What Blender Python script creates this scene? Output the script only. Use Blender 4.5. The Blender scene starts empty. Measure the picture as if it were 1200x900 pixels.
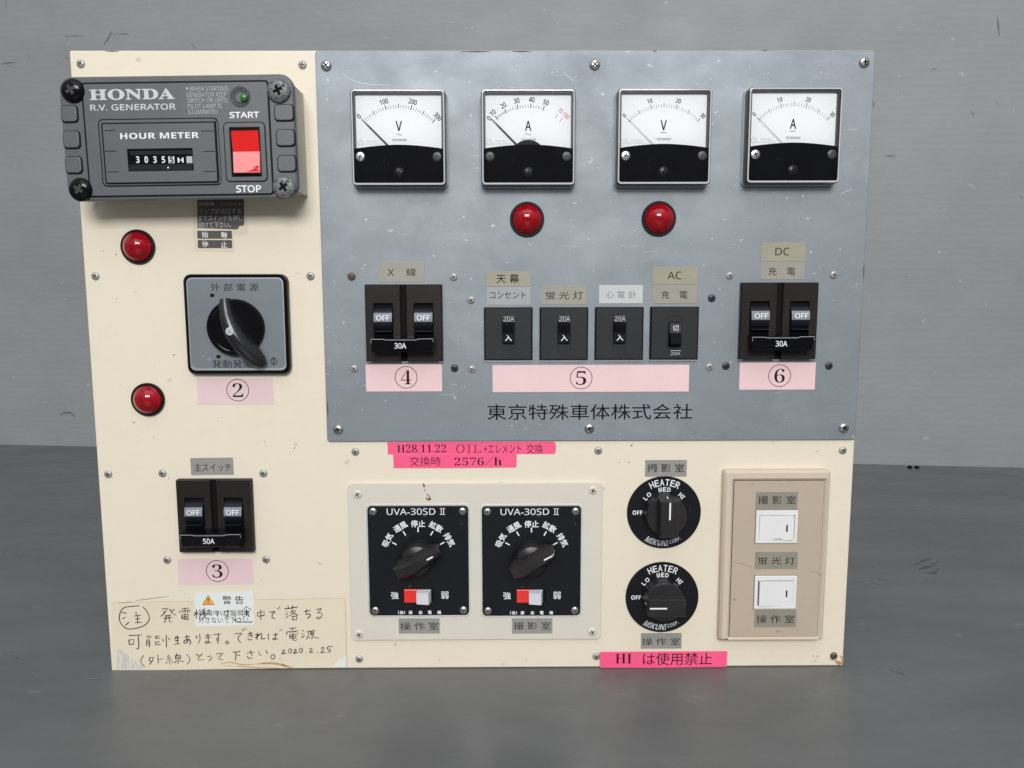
import bpy, math, random
from mathutils import Vector, Matrix
import numpy as np

random.seed(7)
S = bpy.context.scene
COL = S.collection
PI = math.pi

# ------------------------------------------------------------------ camera
F = 900.0                                    # focal length in photo pixels (1200 x 900)
AX, AY, AZ = 0.1202, 0.0066, 0.0030          # pitch, yaw, roll
CAM = np.array([0.0204, -0.5175, 0.2657])


def _rot(a, b, c):
    ca, sa, cb, sb, cc, sc = math.cos(a), math.sin(a), math.cos(b), math.sin(b), math.cos(c), math.sin(c)
    rx = np.array([[1, 0, 0], [0, ca, -sa], [0, sa, ca]])
    ry = np.array([[cb, 0, sb], [0, 1, 0], [-sb, 0, cb]])
    rz = np.array([[cc, -sc, 0], [sc, cc, 0], [0, 0, 1]])
    return rz @ ry @ rx


RW = _rot(AX, AY, AZ) @ np.array([[1, 0, 0], [0, 0, 1], [0, -1, 0.0]])   # world -> camera
cam_data = bpy.data.cameras.new("camera")
cam_data.sensor_width = 36.0
cam_data.lens = F / 1200.0 * 36.0
cam_data.clip_start = 0.01
cam_data.clip_end = 100.0
cam = bpy.data.objects.new("camera", cam_data)
COL.objects.link(cam)
M = Matrix.Identity(4)
for i in range(3):
    for j in range(3):
        M[i][j] = RW[j][i]
    M[i][3] = CAM[i]
cam.matrix_world = M
S.camera = cam
S.render.resolution_x, S.render.resolution_y = 1024, 768

# ------------------------------------------------------------------ light
S.view_settings.view_transform = 'Standard'
S.view_settings.look = 'None'
S.view_settings.exposure = 0.0
S.view_settings.gamma = 1.0
world = bpy.data.worlds.new("World")
S.world = world
world.use_nodes = True
wn, wl = world.node_tree.nodes, world.node_tree.links
bg = wn['Background']
tc = wn.new('ShaderNodeTexCoord')
sp = wn.new('ShaderNodeSeparateXYZ')
wl.new(tc.outputs['Generated'], sp.inputs[0])
mr = wn.new('ShaderNodeMapRange')
mr.inputs['From Min'].default_value = -1.0
mr.inputs['From Max'].default_value = 1.0
wl.new(sp.outputs['Z'], mr.inputs['Value'])
rampw = wn.new('ShaderNodeValToRGB')
els = rampw.color_ramp.elements
els[0].position, els[0].color = 0.40, (0.10, 0.105, 0.11, 1)
els[1].position, els[1].color = 0.80, (0.62, 0.68, 0.76, 1)
e = els.new(0.52)
e.color = (0.20, 0.215, 0.23, 1)
wl.new(mr.outputs[0], rampw.inputs[0])
wl.new(rampw.outputs[0], bg.inputs['Color'])
bg.inputs['Strength'].default_value = 0.80


def area(name, loc, target, sx, sy, power, col):
    l = bpy.data.lights.new(name, 'AREA')
    l.shape = 'RECTANGLE'
    l.size, l.size_y, l.energy, l.color = sx, sy, power, col
    o = bpy.data.objects.new(name, l)
    COL.objects.link(o)
    o.location = loc
    d = Vector(target) - Vector(loc)
    o.rotation_euler = d.to_track_quat('-Z', 'Y').to_euler()
    return o


area("doorway_light", (0.0, -2.9, 1.72), (0, 0, 0.2), 1.7, 0.85, 86.0, (1.0, 0.985, 0.96))
area("ceiling_light", (0.1, -1.35, 2.2), (0, -0.1, 0.1), 2.4, 1.2, 11.0, (0.97, 0.985, 1.0))

# ------------------------------------------------------------------ pixel helpers (authoring only: a pixel of the photo -> a point on a real plane)


def ray(px, py):
    return RW.T @ np.array([(px - 600) / F, -(py - 450) / F, -1.0])


def P(px, py, w=0.0):
    """photo pixel -> (u, v) in mm on the plane w mm in front of the panel."""
    d = ray(px, py)
    t = (-w / 1000.0 - CAM[1]) / d[1]
    q = CAM + t * d
    return q[0] * 1000, q[2] * 1000


class Frame:
    """local frame of one part on the panel: origin (u0, v0) mm, turned th counter-clockwise."""

    def __init__(s, u0=0.0, v0=0.0, th=0.0):
        s.u0, s.v0, s.th = u0, v0, th

    def px(s, x, y, w=0.0):
        u, v = P(x, y, w)
        u, v = u - s.u0, v - s.v0
        c, k = math.cos(-s.th), math.sin(-s.th)
        return u * c - v * k, u * k + v * c

    def rect(s, x0, y0, x1, y1, w=0.0):
        xm, ym = (x0 + x1) / 2, (y0 + y1) / 2
        return s.px(x0, ym, w)[0], s.px(xm, y1, w)[1], s.px(x1, ym, w)[0], s.px(xm, y0, w)[1]


def frame_at(x, y, w=0.0, th=0.0):
    u, v = P(x, y, w)
    return Frame(u, v, th)


# ------------------------------------------------------------------ materials


def mat(name, col, rough=0.5, metal=0.0, var=0.05, vs=30.0, dirt=0.0, dirt_col=(0.1, 0.09, 0.07), ds=9.0, speck=0.0, speck_col=(0.8, 0.8, 0.8),
        sps=300.0, bump=0.0, bs=600.0, coat=0.0, rvar=0.0, stretch=(1, 1, 1), trans=0.0, spec=0.5, scratch=0.0):
    m = bpy.data.materials.new(name)
    m.use_nodes = True
    n, l = m.node_tree.nodes, m.node_tree.links
    b = n['Principled BSDF']
    b.inputs['Roughness'].default_value = rough
    b.inputs['Metallic'].default_value = metal
    b.inputs['Coat Weight'].default_value = coat
    b.inputs['Coat Roughness'].default_value = 0.05
    b.inputs['Transmission Weight'].default_value = trans
    b.inputs['Specular IOR Level'].default_value = spec
    t = n.new('ShaderNodeTexCoord')
    mp = n.new('ShaderNodeMapping')
    mp.inputs['Scale'].default_value = stretch
    l.new(t.outputs['Object'], mp.inputs['Vector'])

    def noise(scale, detail=4.0, rg=0.6):
        q = n.new('ShaderNodeTexNoise')
        q.inputs['Scale'].default_value = scale
        q.inputs['Detail'].default_value = detail
        q.inputs['Roughness'].default_value = rg
        l.new(mp.outputs[0], q.inputs['Vector'])
        return q.outputs['Fac']

    def rng(src, a, b_, c, d):
        q = n.new('ShaderNodeMapRange')
        for k, v in zip(('From Min', 'From Max', 'To Min', 'To Max'), (a, b_, c, d)):
            q.inputs[k].default_value = v
        l.new(src, q.inputs['Value'])
        return q.outputs[0]

    def mix(fac, a, b_):
        q = n.new('ShaderNodeMix')
        q.data_type = 'RGBA'
        l.new(fac, q.inputs[0])
        for sock, val in ((q.inputs[6], a), (q.inputs[7], b_)):
            if isinstance(val, tuple):
                sock.default_value = (*val, 1)
            else:
                l.new(val, sock)
        return q.outputs[2]

    lo = tuple(max(0, c * (1 - var)) for c in col)
    hi = tuple(min(1, c * (1 + var)) for c in col)
    out = mix(rng(noise(vs), 0.3, 0.7, 0, 1), lo, hi)
    if dirt:
        out = mix(rng(noise(ds, 7, 0.7), 0.52, 0.80, 0, dirt), out, dirt_col)
    if speck:
        out = mix(rng(noise(sps, 2, 0.5), 0.71, 0.76, 0, speck), out, speck_col)
    if scratch:
        q = n.new('ShaderNodeTexNoise')
        q.inputs['Scale'].default_value = 26
        q.inputs['Detail'].default_value = 3
        mp2 = n.new('ShaderNodeMapping')
        mp2.inputs['Scale'].default_value = (1.2, 1, 16)
        mp2.inputs['Rotation'].default_value = (0, 0.25, 0)
        l.new(t.outputs['Object'], mp2.inputs['Vector'])
        l.new(mp2.outputs[0], q.inputs['Vector'])
        out = mix(rng(q.outputs['Fac'], 0.70, 0.74, 0, scratch), out, speck_col)
    l.new(out, b.inputs['Base Color'])
    if rvar:
        l.new(rng(noise(vs * 2.3, 5), 0.3, 0.7, max(0.02, rough - rvar), min(1, rough + rvar)), b.inputs['Roughness'])
    if bump:
        bp = n.new('ShaderNodeBump')
        bp.inputs['Strength'].default_value = bump
        bp.inputs['Distance'].default_value = 0.0006
        l.new(noise(bs, 3), bp.inputs['Height'])
        l.new(bp.outputs[0], b.inputs['Normal'])
    return m


def clear_plastic(name, tint, milk, rough=0.05):
    m = bpy.data.materials.new(name)
    m.use_nodes = True
    n, l = m.node_tree.nodes, m.node_tree.links
    n.remove(n['Principled BSDF'])
    tr = n.new('ShaderNodeBsdfTransparent')
    tr.inputs[0].default_value = (*tint, 1)
    gl = n.new('ShaderNodeBsdfGlossy')
    gl.inputs['Roughness'].default_value = rough
    df = n.new('ShaderNodeBsdfDiffuse')
    df.inputs[0].default_value = (0.86, 0.87, 0.88, 1)
    fr = n.new('ShaderNodeFresnel')
    fr.inputs[0].default_value = 1.46
    m1, m2 = n.new('ShaderNodeMixShader'), n.new('ShaderNodeMixShader')
    m1.inputs[0].default_value = milk
    l.new(tr.outputs[0], m1.inputs[1])
    l.new(df.outputs[0], m1.inputs[2])
    l.new(fr.outputs[0], m2.inputs[0])
    l.new(m1.outputs[0], m2.inputs[1])
    l.new(gl.outputs[0], m2.inputs[2])
    l.new(m2.outputs[0], n['Material Output'].inputs[0])
    return m


def sheet_material(name, col, flute, rough, dirt=0.25):
    """grey hollow plastic sheet: fine flutes, scuffs, dust and slight waviness."""
    m = mat(name, col, rough, var=0.07 if flute == 'Z' else 0.13, vs=3.2 if flute == 'Z' else 7.0, dirt=dirt, dirt_col=tuple(c * 0.62 for c in col), ds=5.0, speck=0.35, speck_col=tuple(min(1, c * 2.0) for c in col),
            sps=55.0, rvar=0.08, stretch=(1, 1, 1.6) if flute == 'Z' else (0.7, 1.7, 1), scratch=0.10 if flute == 'Z' else 0.0)
    n, l = m.node_tree.nodes, m.node_tree.links
    b = n['Principled BSDF']
    t = n.new('ShaderNodeTexCoord')
    wv = n.new('ShaderNodeTexWave')
    wv.bands_direction = 'Z' if flute == 'Z' else 'Y'
    wv.inputs['Scale'].default_value = 31.0
    wv.inputs['Distortion'].default_value = 2.2
    wv.inputs['Detail'].default_value = 1.5
    wv.inputs['Detail Scale'].default_value = 0.6
    l.new(t.outputs['Object'], wv.inputs['Vector'])
    nz = n.new('ShaderNodeTexNoise')
    nz.inputs['Scale'].default_value = 7.0
    nz.inputs['Detail'].default_value = 6.0
    l.new(t.outputs['Object'], nz.inputs['Vector'])
    b1, b2 = n.new('ShaderNodeBump'), n.new('ShaderNodeBump')
    b1.inputs['Strength'].default_value = 0.045 if flute == 'Z' else 0.010
    b1.inputs['Distance'].default_value = 0.002
    b2.inputs['Strength'].default_value = 0.25
    b2.inputs['Distance'].default_value = 0.012
    l.new(wv.outputs['Fac'], b1.inputs['Height'])
    l.new(nz.outputs['Fac'], b2.inputs['Height'])
    l.new(b1.outputs[0], b2.inputs['Normal'])
    l.new(b2.outputs[0], b.inputs['Normal'])
    return m


K = {
    'wall': sheet_material('grey_wall_sheet', (0.288, 0.297, 0.300), 'Z', 0.55),
    'floor': sheet_material('grey_floor_sheet', (0.124, 0.128, 0.126), 'Y', 0.40, 0.4),
    'cream': mat('cream_paint', (0.775, 0.70, 0.56), 0.42, var=0.035, vs=7, dirt=0.30, dirt_col=(0.56, 0.45, 0.30), ds=7, speck=0.35, speck_col=(0.25, 0.19, 0.13), sps=95, bump=0.05, bs=500),
    'alu': mat('aluminium_sheet', (0.310, 0.340, 0.366), 0.65, 1.0, var=0.05, vs=9, dirt=0.42, dirt_col=(0.50, 0.535, 0.565), ds=10, speck=0.45, speck_col=(0.75, 0.78, 0.81), sps=230, rvar=0.06, bump=0.09, bs=1300,
               stretch=(1.0, 1, 1.5), scratch=0.25),
    'scratch': mat('pale_scratch', (0.62, 0.66, 0.69), 0.55, 0.5),
    'alu_edge': mat('bare_aluminium_edge', (0.85, 0.87, 0.88), 0.3, 0.9),
    'fan_plate': mat('beige_plate_paint', (0.66, 0.62, 0.53), 0.45, var=0.03, vs=9, dirt=0.15, dirt_col=(0.5, 0.42, 0.3), ds=12),
    'black': mat('black_plastic', (0.008, 0.008, 0.009), 0.32, spec=0.3, var=0.2, vs=60, speck=0.25, speck_col=(0.2, 0.2, 0.2), sps=160, rvar=0.06),
    'gloss_black': mat('glossy_black_plastic', (0.004, 0.004, 0.005), 0.10, spec=0.22, var=0.2, vs=60, speck=0.12, speck_col=(0.25, 0.25, 0.25), sps=160),
    'satin_black': mat('satin_black_panel', (0.005, 0.0055, 0.008), 0.42, spec=0.25, var=0.15, vs=40, speck=0.2, speck_col=(0.2, 0.2, 0.2), sps=180),
    'brown_black': mat('brown_black_bakelite', (0.014, 0.0105, 0.0085), 0.36, spec=0.35, var=0.15, vs=40, dirt=0.3, dirt_col=(0.05, 0.042, 0.036), ds=30),
    'charcoal': mat('charcoal_plastic', (0.016, 0.0175, 0.020), 0.48, spec=0.35, var=0.1, vs=50, dirt=0.3, dirt_col=(0.035, 0.037, 0.04), ds=30),
    'navy': mat('dark_blue_toggle', (0.007, 0.0085, 0.014), 0.42, var=0.1, spec=0.25),
    'face_screw': mat('dull_white_screw', (0.5, 0.52, 0.55), 0.5, 0.3),
    'lever': mat('worn_lever_plastic', (0.010, 0.010, 0.011), 0.24, spec=0.7, var=0.2, vs=80),
    'slate_band': mat('slate_grey_band', (0.22, 0.24, 0.275), 0.5, var=0.1, vs=200, spec=0.3),
    'knob': mat('dark_grey_knob', (0.013, 0.0125, 0.012), 0.34, spec=0.45, var=0.15, vs=60, rvar=0.06, dirt=0.3, dirt_col=(0.035, 0.034, 0.032), ds=60),
    'white_ink': mat('white_ink', (0.80, 0.81, 0.82), 0.5, var=0.02),
    'grey_ink': mat('grey_ink', (0.56, 0.57, 0.59), 0.5, var=0.05, vs=300),
    'soft_ink': mat('pale_grey_ink', (0.42, 0.44, 0.46), 0.6, var=0.05),
    'black_ink': mat('black_ink', (0.007, 0.0065, 0.0065), 0.6, var=0.05, spec=0.15),
    'grey_print': mat('faded_grey_print', (0.16, 0.165, 0.17), 0.6, spec=0.2),
    'fine_print': mat('fine_print', (0.03, 0.03, 0.033), 0.6, spec=0.15),
    'brown_ink': mat('dark_brown_ink', (0.022, 0.010, 0.009), 0.6, var=0.05, spec=0.15),
    'pen': mat('marker_pen', (0.022, 0.019, 0.017), 0.6, var=0.4, vs=300, spec=0.15),
    'red_ink': mat('faded_red_ink', (0.62, 0.16, 0.16), 0.5, var=0.05),
    'magenta_ink': mat('maroon_ink', (0.055, 0.006, 0.018), 0.6, var=0.05, spec=0.15),
    'olive': mat('olive_grey_tape', (0.33, 0.315, 0.26), 0.38, var=0.05, vs=60),
    'greyt': mat('grey_tape', (0.36, 0.37, 0.365), 0.36, var=0.05, vs=60),
    'palet': mat('pale_tape', (0.55, 0.56, 0.55), 0.36, var=0.04, vs=60),
    'darkt': mat('dim_grey_tape', (0.29, 0.285, 0.265), 0.42, var=0.06, vs=60),
    'tant': mat('dim_olive_tape', (0.27, 0.25, 0.20), 0.42, var=0.06, vs=60),
    'goldt': mat('drab_tape', (0.34, 0.315, 0.235), 0.38, var=0.05, vs=60),
    'pink': mat('pale_pink_sticker', (0.83, 0.59, 0.59), 0.45, var=0.04, vs=25),
    'lilac': mat('lilac_pink_sticker', (0.76, 0.56, 0.575), 0.45, var=0.05, vs=25, dirt=0.3, dirt_col=(0.8, 0.48, 0.55), ds=25),
    'hotpink': mat('fluorescent_pink_tape', (0.93, 0.105, 0.245), 0.45, var=0.04, vs=40, dirt=0.2, dirt_col=(0.80, 0.10, 0.22), ds=30),
    'dial': mat('white_dial_card', (0.90, 0.925, 0.95), 0.6, var=0.01),
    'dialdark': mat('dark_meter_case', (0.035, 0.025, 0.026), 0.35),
    'needle': mat('needle_black', (0.006, 0.006, 0.007), 0.5, spec=0.15),
    'clear': clear_plastic('clear_cover', (0.985, 0.985, 0.985), 0.0),
    'rim': clear_plastic('clear_rim', (0.97, 0.965, 0.965), 0.62, 0.08),
    'rim_dark': clear_plastic('clear_rim_wall', (0.95, 0.94, 0.94), 0.07, 0.08),
    'chrome': mat('dull_chrome', (0.55, 0.54, 0.52), 0.32, 1.0, var=0.25, vs=500, dirt=0.4, dirt_col=(0.2, 0.18, 0.15), ds=300),
    'zinc': mat('grey_zinc', (0.46, 0.45, 0.43), 0.55, 0.6, var=0.2, vs=400, dirt=0.4, dirt_col=(0.15, 0.14, 0.12), ds=200),
    'corroded': mat('corroded_plating', (0.22, 0.225, 0.225), 0.55, 0.4, var=0.5, vs=260, dirt=4.0, dirt_col=(0.018, 0.018, 0.018), ds=330, bump=0.3, bs=700),
    'dark_screw': mat('darkened_screw', (0.055, 0.056, 0.058), 0.4, 0.3, var=0.3, vs=500),
    'rust': mat('rust', (0.22, 0.075, 0.025), 0.8, var=0.5, vs=300),
    'rust_pale': mat('pale_rust', (0.50, 0.30, 0.14), 0.75, var=0.3, vs=200),
    'slot': mat('recess_black', (0.005, 0.005, 0.005), 0.7, spec=0.1),
    'recess': mat('screw_recess', (0.05, 0.048, 0.045), 0.6, spec=0.2),
    'rust_screw': mat('rusty_screw', (0.15, 0.10, 0.075), 0.6, 0.3, var=0.4, vs=500, dirt=1.0, dirt_col=(0.20, 0.075, 0.03), ds=300),
    'scuff_dark': mat('dark_scuff', (0.135, 0.138, 0.139), 0.6, var=0.4, vs=80),
    'floor_dark': mat('floor_scuff_wrinkle_shade', (0.082, 0.084, 0.083), 0.5, var=0.3, vs=80),
    'floor_light': mat('floor_scuff_wrinkle_light', (0.185, 0.187, 0.183), 0.5, var=0.3, vs=80),
    'scuff_light': mat('light_scuff', (0.40, 0.405, 0.405), 0.6, var=0.3, vs=80),
    'gen_grey': mat('grey_moulded_plastic', (0.105, 0.113, 0.120), 0.38, var=0.05, vs=40, bump=0.10, bs=2200, dirt=0.15, dirt_col=(0.16, 0.165, 0.17), ds=30),
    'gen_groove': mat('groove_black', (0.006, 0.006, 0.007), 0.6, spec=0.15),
    'gen_box': mat('cream_grey_box', (0.50, 0.46, 0.39), 0.45, var=0.05, vs=20, dirt=0.25, dirt_col=(0.35, 0.30, 0.24), ds=14),
    'led_green': mat('green_lamp', (0.03, 0.17, 0.02), 0.18, coat=0.5, var=0.1),
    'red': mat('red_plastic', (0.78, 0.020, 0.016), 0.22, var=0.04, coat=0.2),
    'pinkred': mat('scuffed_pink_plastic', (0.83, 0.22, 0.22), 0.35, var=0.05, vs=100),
    'white_pl': mat('white_plastic', (0.76, 0.76, 0.745), 0.35, var=0.02, vs=60, dirt=0.25, dirt_col=(0.45, 0.42, 0.36), ds=60),
    'slide_white': mat('pale_grey_slide', (0.66, 0.67, 0.70), 0.4, var=0.03),
    'lens': mat('red_lens', (0.30, 0.002, 0.008), 0.07, var=0.3, vs=150, coat=0.6, spec=0.2),
    'face_grey': mat('blue_grey_face', (0.225, 0.25, 0.27), 0.36, 0.35, var=0.06, vs=25, speck=0.5, speck_col=(0.55, 0.57, 0.6), sps=150, dirt=0.2, dirt_col=(0.17, 0.19, 0.2), ds=30),
    'sw_frame': mat('beige_frame', (0.62, 0.52, 0.415), 0.40, var=0.03, vs=20, dirt=0.15, dirt_col=(0.35, 0.27, 0.2), ds=20),
    'sw_tan': mat('tan_plate', (0.48, 0.395, 0.302), 0.42, var=0.03, vs=20, dirt=0.12, dirt_col=(0.25, 0.18, 0.13), ds=22, speck=0.5, speck_col=(0.12, 0.09, 0.07), sps=110),
    'note': mat('yellowed_note_film', (0.755, 0.67, 0.515), 0.33, var=0.04, vs=14, dirt=0.3, dirt_col=(0.60, 0.46, 0.28), ds=14),
    'peel': mat('peeling_silver_film', (0.62, 0.58, 0.52), 0.3, var=0.3, vs=500, stretch=(2.2, 1, 0.15)),
    'warn_white': mat('white_label_film', (0.76, 0.78, 0.755), 0.35, var=0.02),
    'orange': mat('orange_ink', (0.86, 0.37, 0.035), 0.5, var=0.1, vs=200),
    'dark_label': mat('dark_grey_label', (0.075, 0.068, 0.062), 0.45, var=0.1, vs=80),
    'label_base': mat('clear_backing', (0.72, 0.63, 0.49), 0.3, var=0.03),
}
M_ = K

# ------------------------------------------------------------------ mesh builder


def rrect(u0, v0, u1, v1, r=0.0, n=5):
    if r <= 0:
        return [(u0, v0), (u1, v0), (u1, v1), (u0, v1)]
    out = []
    for cx, cy, a0 in ((u1 - r, v0 + r, -90), (u1 - r, v1 - r, 0), (u0 + r, v1 - r, 90), (u0 + r, v0 + r, 180)):
        for k in range(n + 1):
            a = math.radians(a0 + 90.0 * k / n)
            out.append((cx + r * math.cos(a), cy + r * math.sin(a)))
    return out


def circle(u, v, r, n=36, ry=None):
    ry = r if ry is None else ry
    return [(u + r * math.cos(2 * PI * k / n), v + ry * math.sin(2 * PI * k / n)) for k in range(n)]


def inset(poly, d):
    n = len(poly)
    out = []
    for i in range(n):
        (x0, y0), (x1, y1), (x2, y2) = poly[i - 1], poly[i], poly[(i + 1) % n]
        a = (x1 - x0, y1 - y0)
        b = (x2 - x1, y2 - y1)
        la, lb = math.hypot(*a) or 1e-9, math.hypot(*b) or 1e-9
        na, nb = (-a[1] / la, a[0] / la), (-b[1] / lb, b[0] / lb)
        nx, ny = na[0] + nb[0], na[1] + nb[1]
        k = nx * nx + ny * ny
        k = 2.0 / k if k > 0.2 else 2.0
        out.append((x1 + nx * d * k, y1 + ny * d * k))
    return out


class MB:
    def __init__(s):
        s.v, s.f, s.m, s.mats, s.hard = [], [], [], [], set()

    def mi(s, k):
        m = M_[k]
        if m not in s.mats:
            s.mats.append(m)
        return s.mats.index(m)

    def add(s, vs, fs, k):
        o = len(s.v)
        s.v += vs
        i = s.mi(k)
        for f in fs:
            s.f.append([o + q for q in f])
            s.m.append(i)

    def flat(s, poly, w, k):
        s.add([(a, b, w) for a, b in poly], [list(range(len(poly)))], k)

    def loft(s, rings, k, cap=True, bottom=False, closed=True):
        """rings: list of equal-length lists of (u, v, w), lowest first."""
        n = len(rings[0])
        vs = [p for r in rings for p in r]
        fs = []
        for j in range(len(rings) - 1):
            for i in range(n if closed else n - 1):
                a, b = j * n + i, j * n + (i + 1) % n
                fs.append([a, b, b + n, a + n])
        if cap:
            s.hard.add(len(s.f) + len(fs))
            fs.append([(len(rings) - 1) * n + i for i in range(n)])
        if bottom:
            s.hard.add(len(s.f) + len(fs))
            fs.append(list(range(n))[::-1])
        s.add(vs, fs, k)

    def prism(s, poly, w0, w1, k, bev=0.0, top=None, bottom=False):
        lv = [[(a, b, w0) for a, b in poly]]
        if bev:
            lv.append([(a, b, w1 - bev) for a, b in poly])
            q = inset(poly, bev * 0.3)
            lv.append([(a, b, w1 - bev * 0.3) for a, b in q])
            q = inset(poly, bev)
        else:
            q = poly
        lv.append([(a, b, w1) for a, b in q])
        s.loft(lv, k, cap=top is None, bottom=bottom)
        if top:
            s.flat(q, w1, top)

    def ring(s, po, pi, w0, w1, k, bev=0.0, wi=None, kin=None):
        wi = w0 if wi is None else wi
        lv = [[(a, b, w0) for a, b in po]]
        if bev:
            lv.append([(a, b, w1 - bev) for a, b in po])
            lv.append([(a, b, w1) for a, b in inset(po, bev)])
            lv.append([(a, b, w1) for a, b in inset(pi, -bev)])
            lv.append([(a, b, w1 - bev) for a, b in pi])
        else:
            lv.append([(a, b, w1) for a, b in po])
            lv.append([(a, b, w1) for a, b in pi])
        s.loft(lv, k, cap=False)
        s.loft([lv[-1], [(a, b, wi) for a, b in pi]], kin or k, cap=False)

    def lathe(s, u, v, prof, k, n=36):
        rings = [[(u + r * math.cos(2 * PI * i / n), v + r * math.sin(2 * PI * i / n), w) for i in range(n)] for r, w in prof]
        s.loft(rings, k, cap=prof[-1][0] > 1e-6)

    def box(s, u0, v0, u1, v1, w0, w1, k, bev=0.0):
        s.prism(rrect(u0, v0, u1, v1), w0, w1, k, bev)

    def hexa(s, b4, t4, k):
        s.loft([b4, t4], k, cap=True)

    def stroke(s, pts, wd, w, k, smooth=True):
        """flat pen line; pts (u, v), wd width or list of widths."""
        if smooth and len(pts) > 2:
            q, ww = [], []
            ws = wd if isinstance(wd, list) else [wd] * len(pts)
            for i in range(len(pts) - 1):
                p0, p1, p2, p3 = pts[max(i - 1, 0)], pts[i], pts[i + 1], pts[min(i + 2, len(pts) - 1)]
                for j in range(4):
                    t = j / 4
                    q.append(tuple(0.5 * (2 * p1[d] + (p2[d] - p0[d]) * t + (2 * p0[d] - 5 * p1[d] + 4 * p2[d] - p3[d]) * t * t + (3 * p1[d] - p0[d] - 3 * p2[d] + p3[d]) * t ** 3) for d in (0, 1)))
                    ww.append(ws[i] * (1 - t) + ws[i + 1] * t)
            q.append(pts[-1])
            ww.append(ws[-1])
            pts, wd = q, ww
        ws = wd if isinstance(wd, list) else [wd] * len(pts)
        L, R = [], []
        for i, (a, b) in enumerate(pts):
            x0, y0 = pts[max(i - 1, 0)]
            x1, y1 = pts[min(i + 1, len(pts) - 1)]
            d = math.hypot(x1 - x0, y1 - y0) or 1e-9
            nx, ny = -(y1 - y0) / d, (x1 - x0) / d
            h = ws[i] / 2
            L.append((a + nx * h, b + ny * h, w))
            R.append((a - nx * h, b - ny * h, w))
        n = len(pts)
        s.add(R + L, [[i, i + 1, n + i + 1, n + i] for i in range(n - 1)], k)

    # ---- lettering
    def text(s, body, cu, cv, wdt, h, w, k, rot=0.0, off=0.0, shear=0.0, bold=0.0, mono_h=None):
        """letters whose ink box is wdt x h mm (wdt None: natural) about (cu, cv)."""
        vs, fs = glyphs(body, off)
        xs, ys = [p[0] for p in vs], [p[1] for p in vs]
        x0, x1, y0, y1 = min(xs), max(xs), min(ys), max(ys)
        sy = h / max(y1 - y0, 1e-6) if mono_h is None else mono_h
        sx = wdt / max(x1 - x0, 1e-6) if wdt else sy
        c, q = math.cos(rot), math.sin(rot)
        copies = [(0.0, 0.0, 0.0)] if not bold else [(-bold, 0, 0.0), (bold, 0, 0.004), (0, bold, 0.008), (0, -bold, 0.012)]
        for dx, dy, dw in copies:
            out = []
            for a, b in vs:
                yy = (b - (y0 + y1) / 2) * sy
                a = (a - (x0 + x1) / 2) * sx + shear * yy + dx
                yy += dy
                out.append((cu + a * c - yy * q, cv + a * q + yy * c, w + dw))
            s.add(out, fs, k)

    def text_px(s, fr, body, x0, y0, x1, y1, w, k, **kw):
        u0, v0, u1, v1 = fr.rect(x0, y0, x1, y1, w)
        s.text(body, (u0 + u1) / 2, (v0 + v1) / 2, u1 - u0, v1 - v0, w, k, **kw)

    def arc(s, body, cu, cv, r, mid, span, h, w, k, lw=None, inward=False, **kw):
        """letters along an arc; mid and span in degrees clockwise from straight up."""
        n = len(body)
        for i, ch in enumerate(body):
            if ch == ' ':
                continue
            a = mid + (span * (i / (n - 1) - 0.5) if n > 1 else 0)
            ar = math.radians(a)
            rot = -ar if not inward else PI - ar
            s.text(ch, cu + r * math.sin(ar), cv + r * math.cos(ar), lw, h, w, k, rot=rot, **kw)

    def build(s, name, parent=None, loc=(0, 0, 0), rot=0.0, label=None, smooth=True):
        me = bpy.data.meshes.new(name)
        me.from_pydata([(a / 1000, -w / 1000, b / 1000) for a, b, w in s.v], [], s.f)
        for m in s.mats:
            me.materials.append(m)
        me.polygons.foreach_set('material_index', s.m)
        if smooth:
            me.polygons.foreach_set('use_smooth', [True] * len(s.f))
            me.set_sharp_from_angle(angle=math.radians(32))
            me.polygons.foreach_set('use_smooth', [i not in s.hard for i in range(len(s.f))])
        me.update()
        o = bpy.data.objects.new(name, me)
        COL.objects.link(o)
        place(o, parent, loc, rot)
        if label:
            o['label'] = label
        return o


def place(o, parent, loc=(0, 0, 0), rot=0.0):
    o.parent = parent
    o.location = (loc[0] / 1000, -loc[2] / 1000, loc[1] / 1000)
    o.rotation_euler = (0, -rot, 0)


def copy_of(src, parent, loc, rot=0.0, label=None):
    o = src.copy()
    COL.objects.link(o)
    place(o, parent, loc, rot)
    if label:
        o['label'] = label
    return o


_gl = {}


def glyphs(body, off=0.0):
    key = (body, off)
    if key not in _gl:
        c = bpy.data.curves.new('lettering', 'FONT')
        c.body, c.offset, c.resolution_u, c.dimensions, c.fill_mode = body, off, 3, '2D', 'FRONT'
        o = bpy.data.objects.new('lettering', c)
        me = bpy.data.meshes.new_from_object(o)
        _gl[key] = ([(v.co.x, v.co.y) for v in me.vertices], [list(p.vertices) for p in me.polygons])
        bpy.data.objects.remove(o)
        bpy.data.curves.remove(c)
        bpy.data.meshes.remove(me)
    return _gl[key]


def _map(t, up, lo, dig):
    out = ''
    for ch in t:
        if 'A' <= ch <= 'Z':
            out += chr(up + ord(ch) - 65)
        elif 'a' <= ch <= 'z':
            out += chr(lo + ord(ch) - 97)
        elif '0' <= ch <= '9':
            out += chr(dig + ord(ch) - 48)
        else:
            out += ch
    return out


def serif(t):
    return _map(t, 0x1D400, 0x1D41A, 0x1D7CE)


def sans(t):
    return _map(t, 0x1D5A0, 0x1D5BA, 0x1D7E2)


def sansb(t):
    return _map(t, 0x1D5D4, 0x1D5EE, 0x1D7EC)


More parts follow.
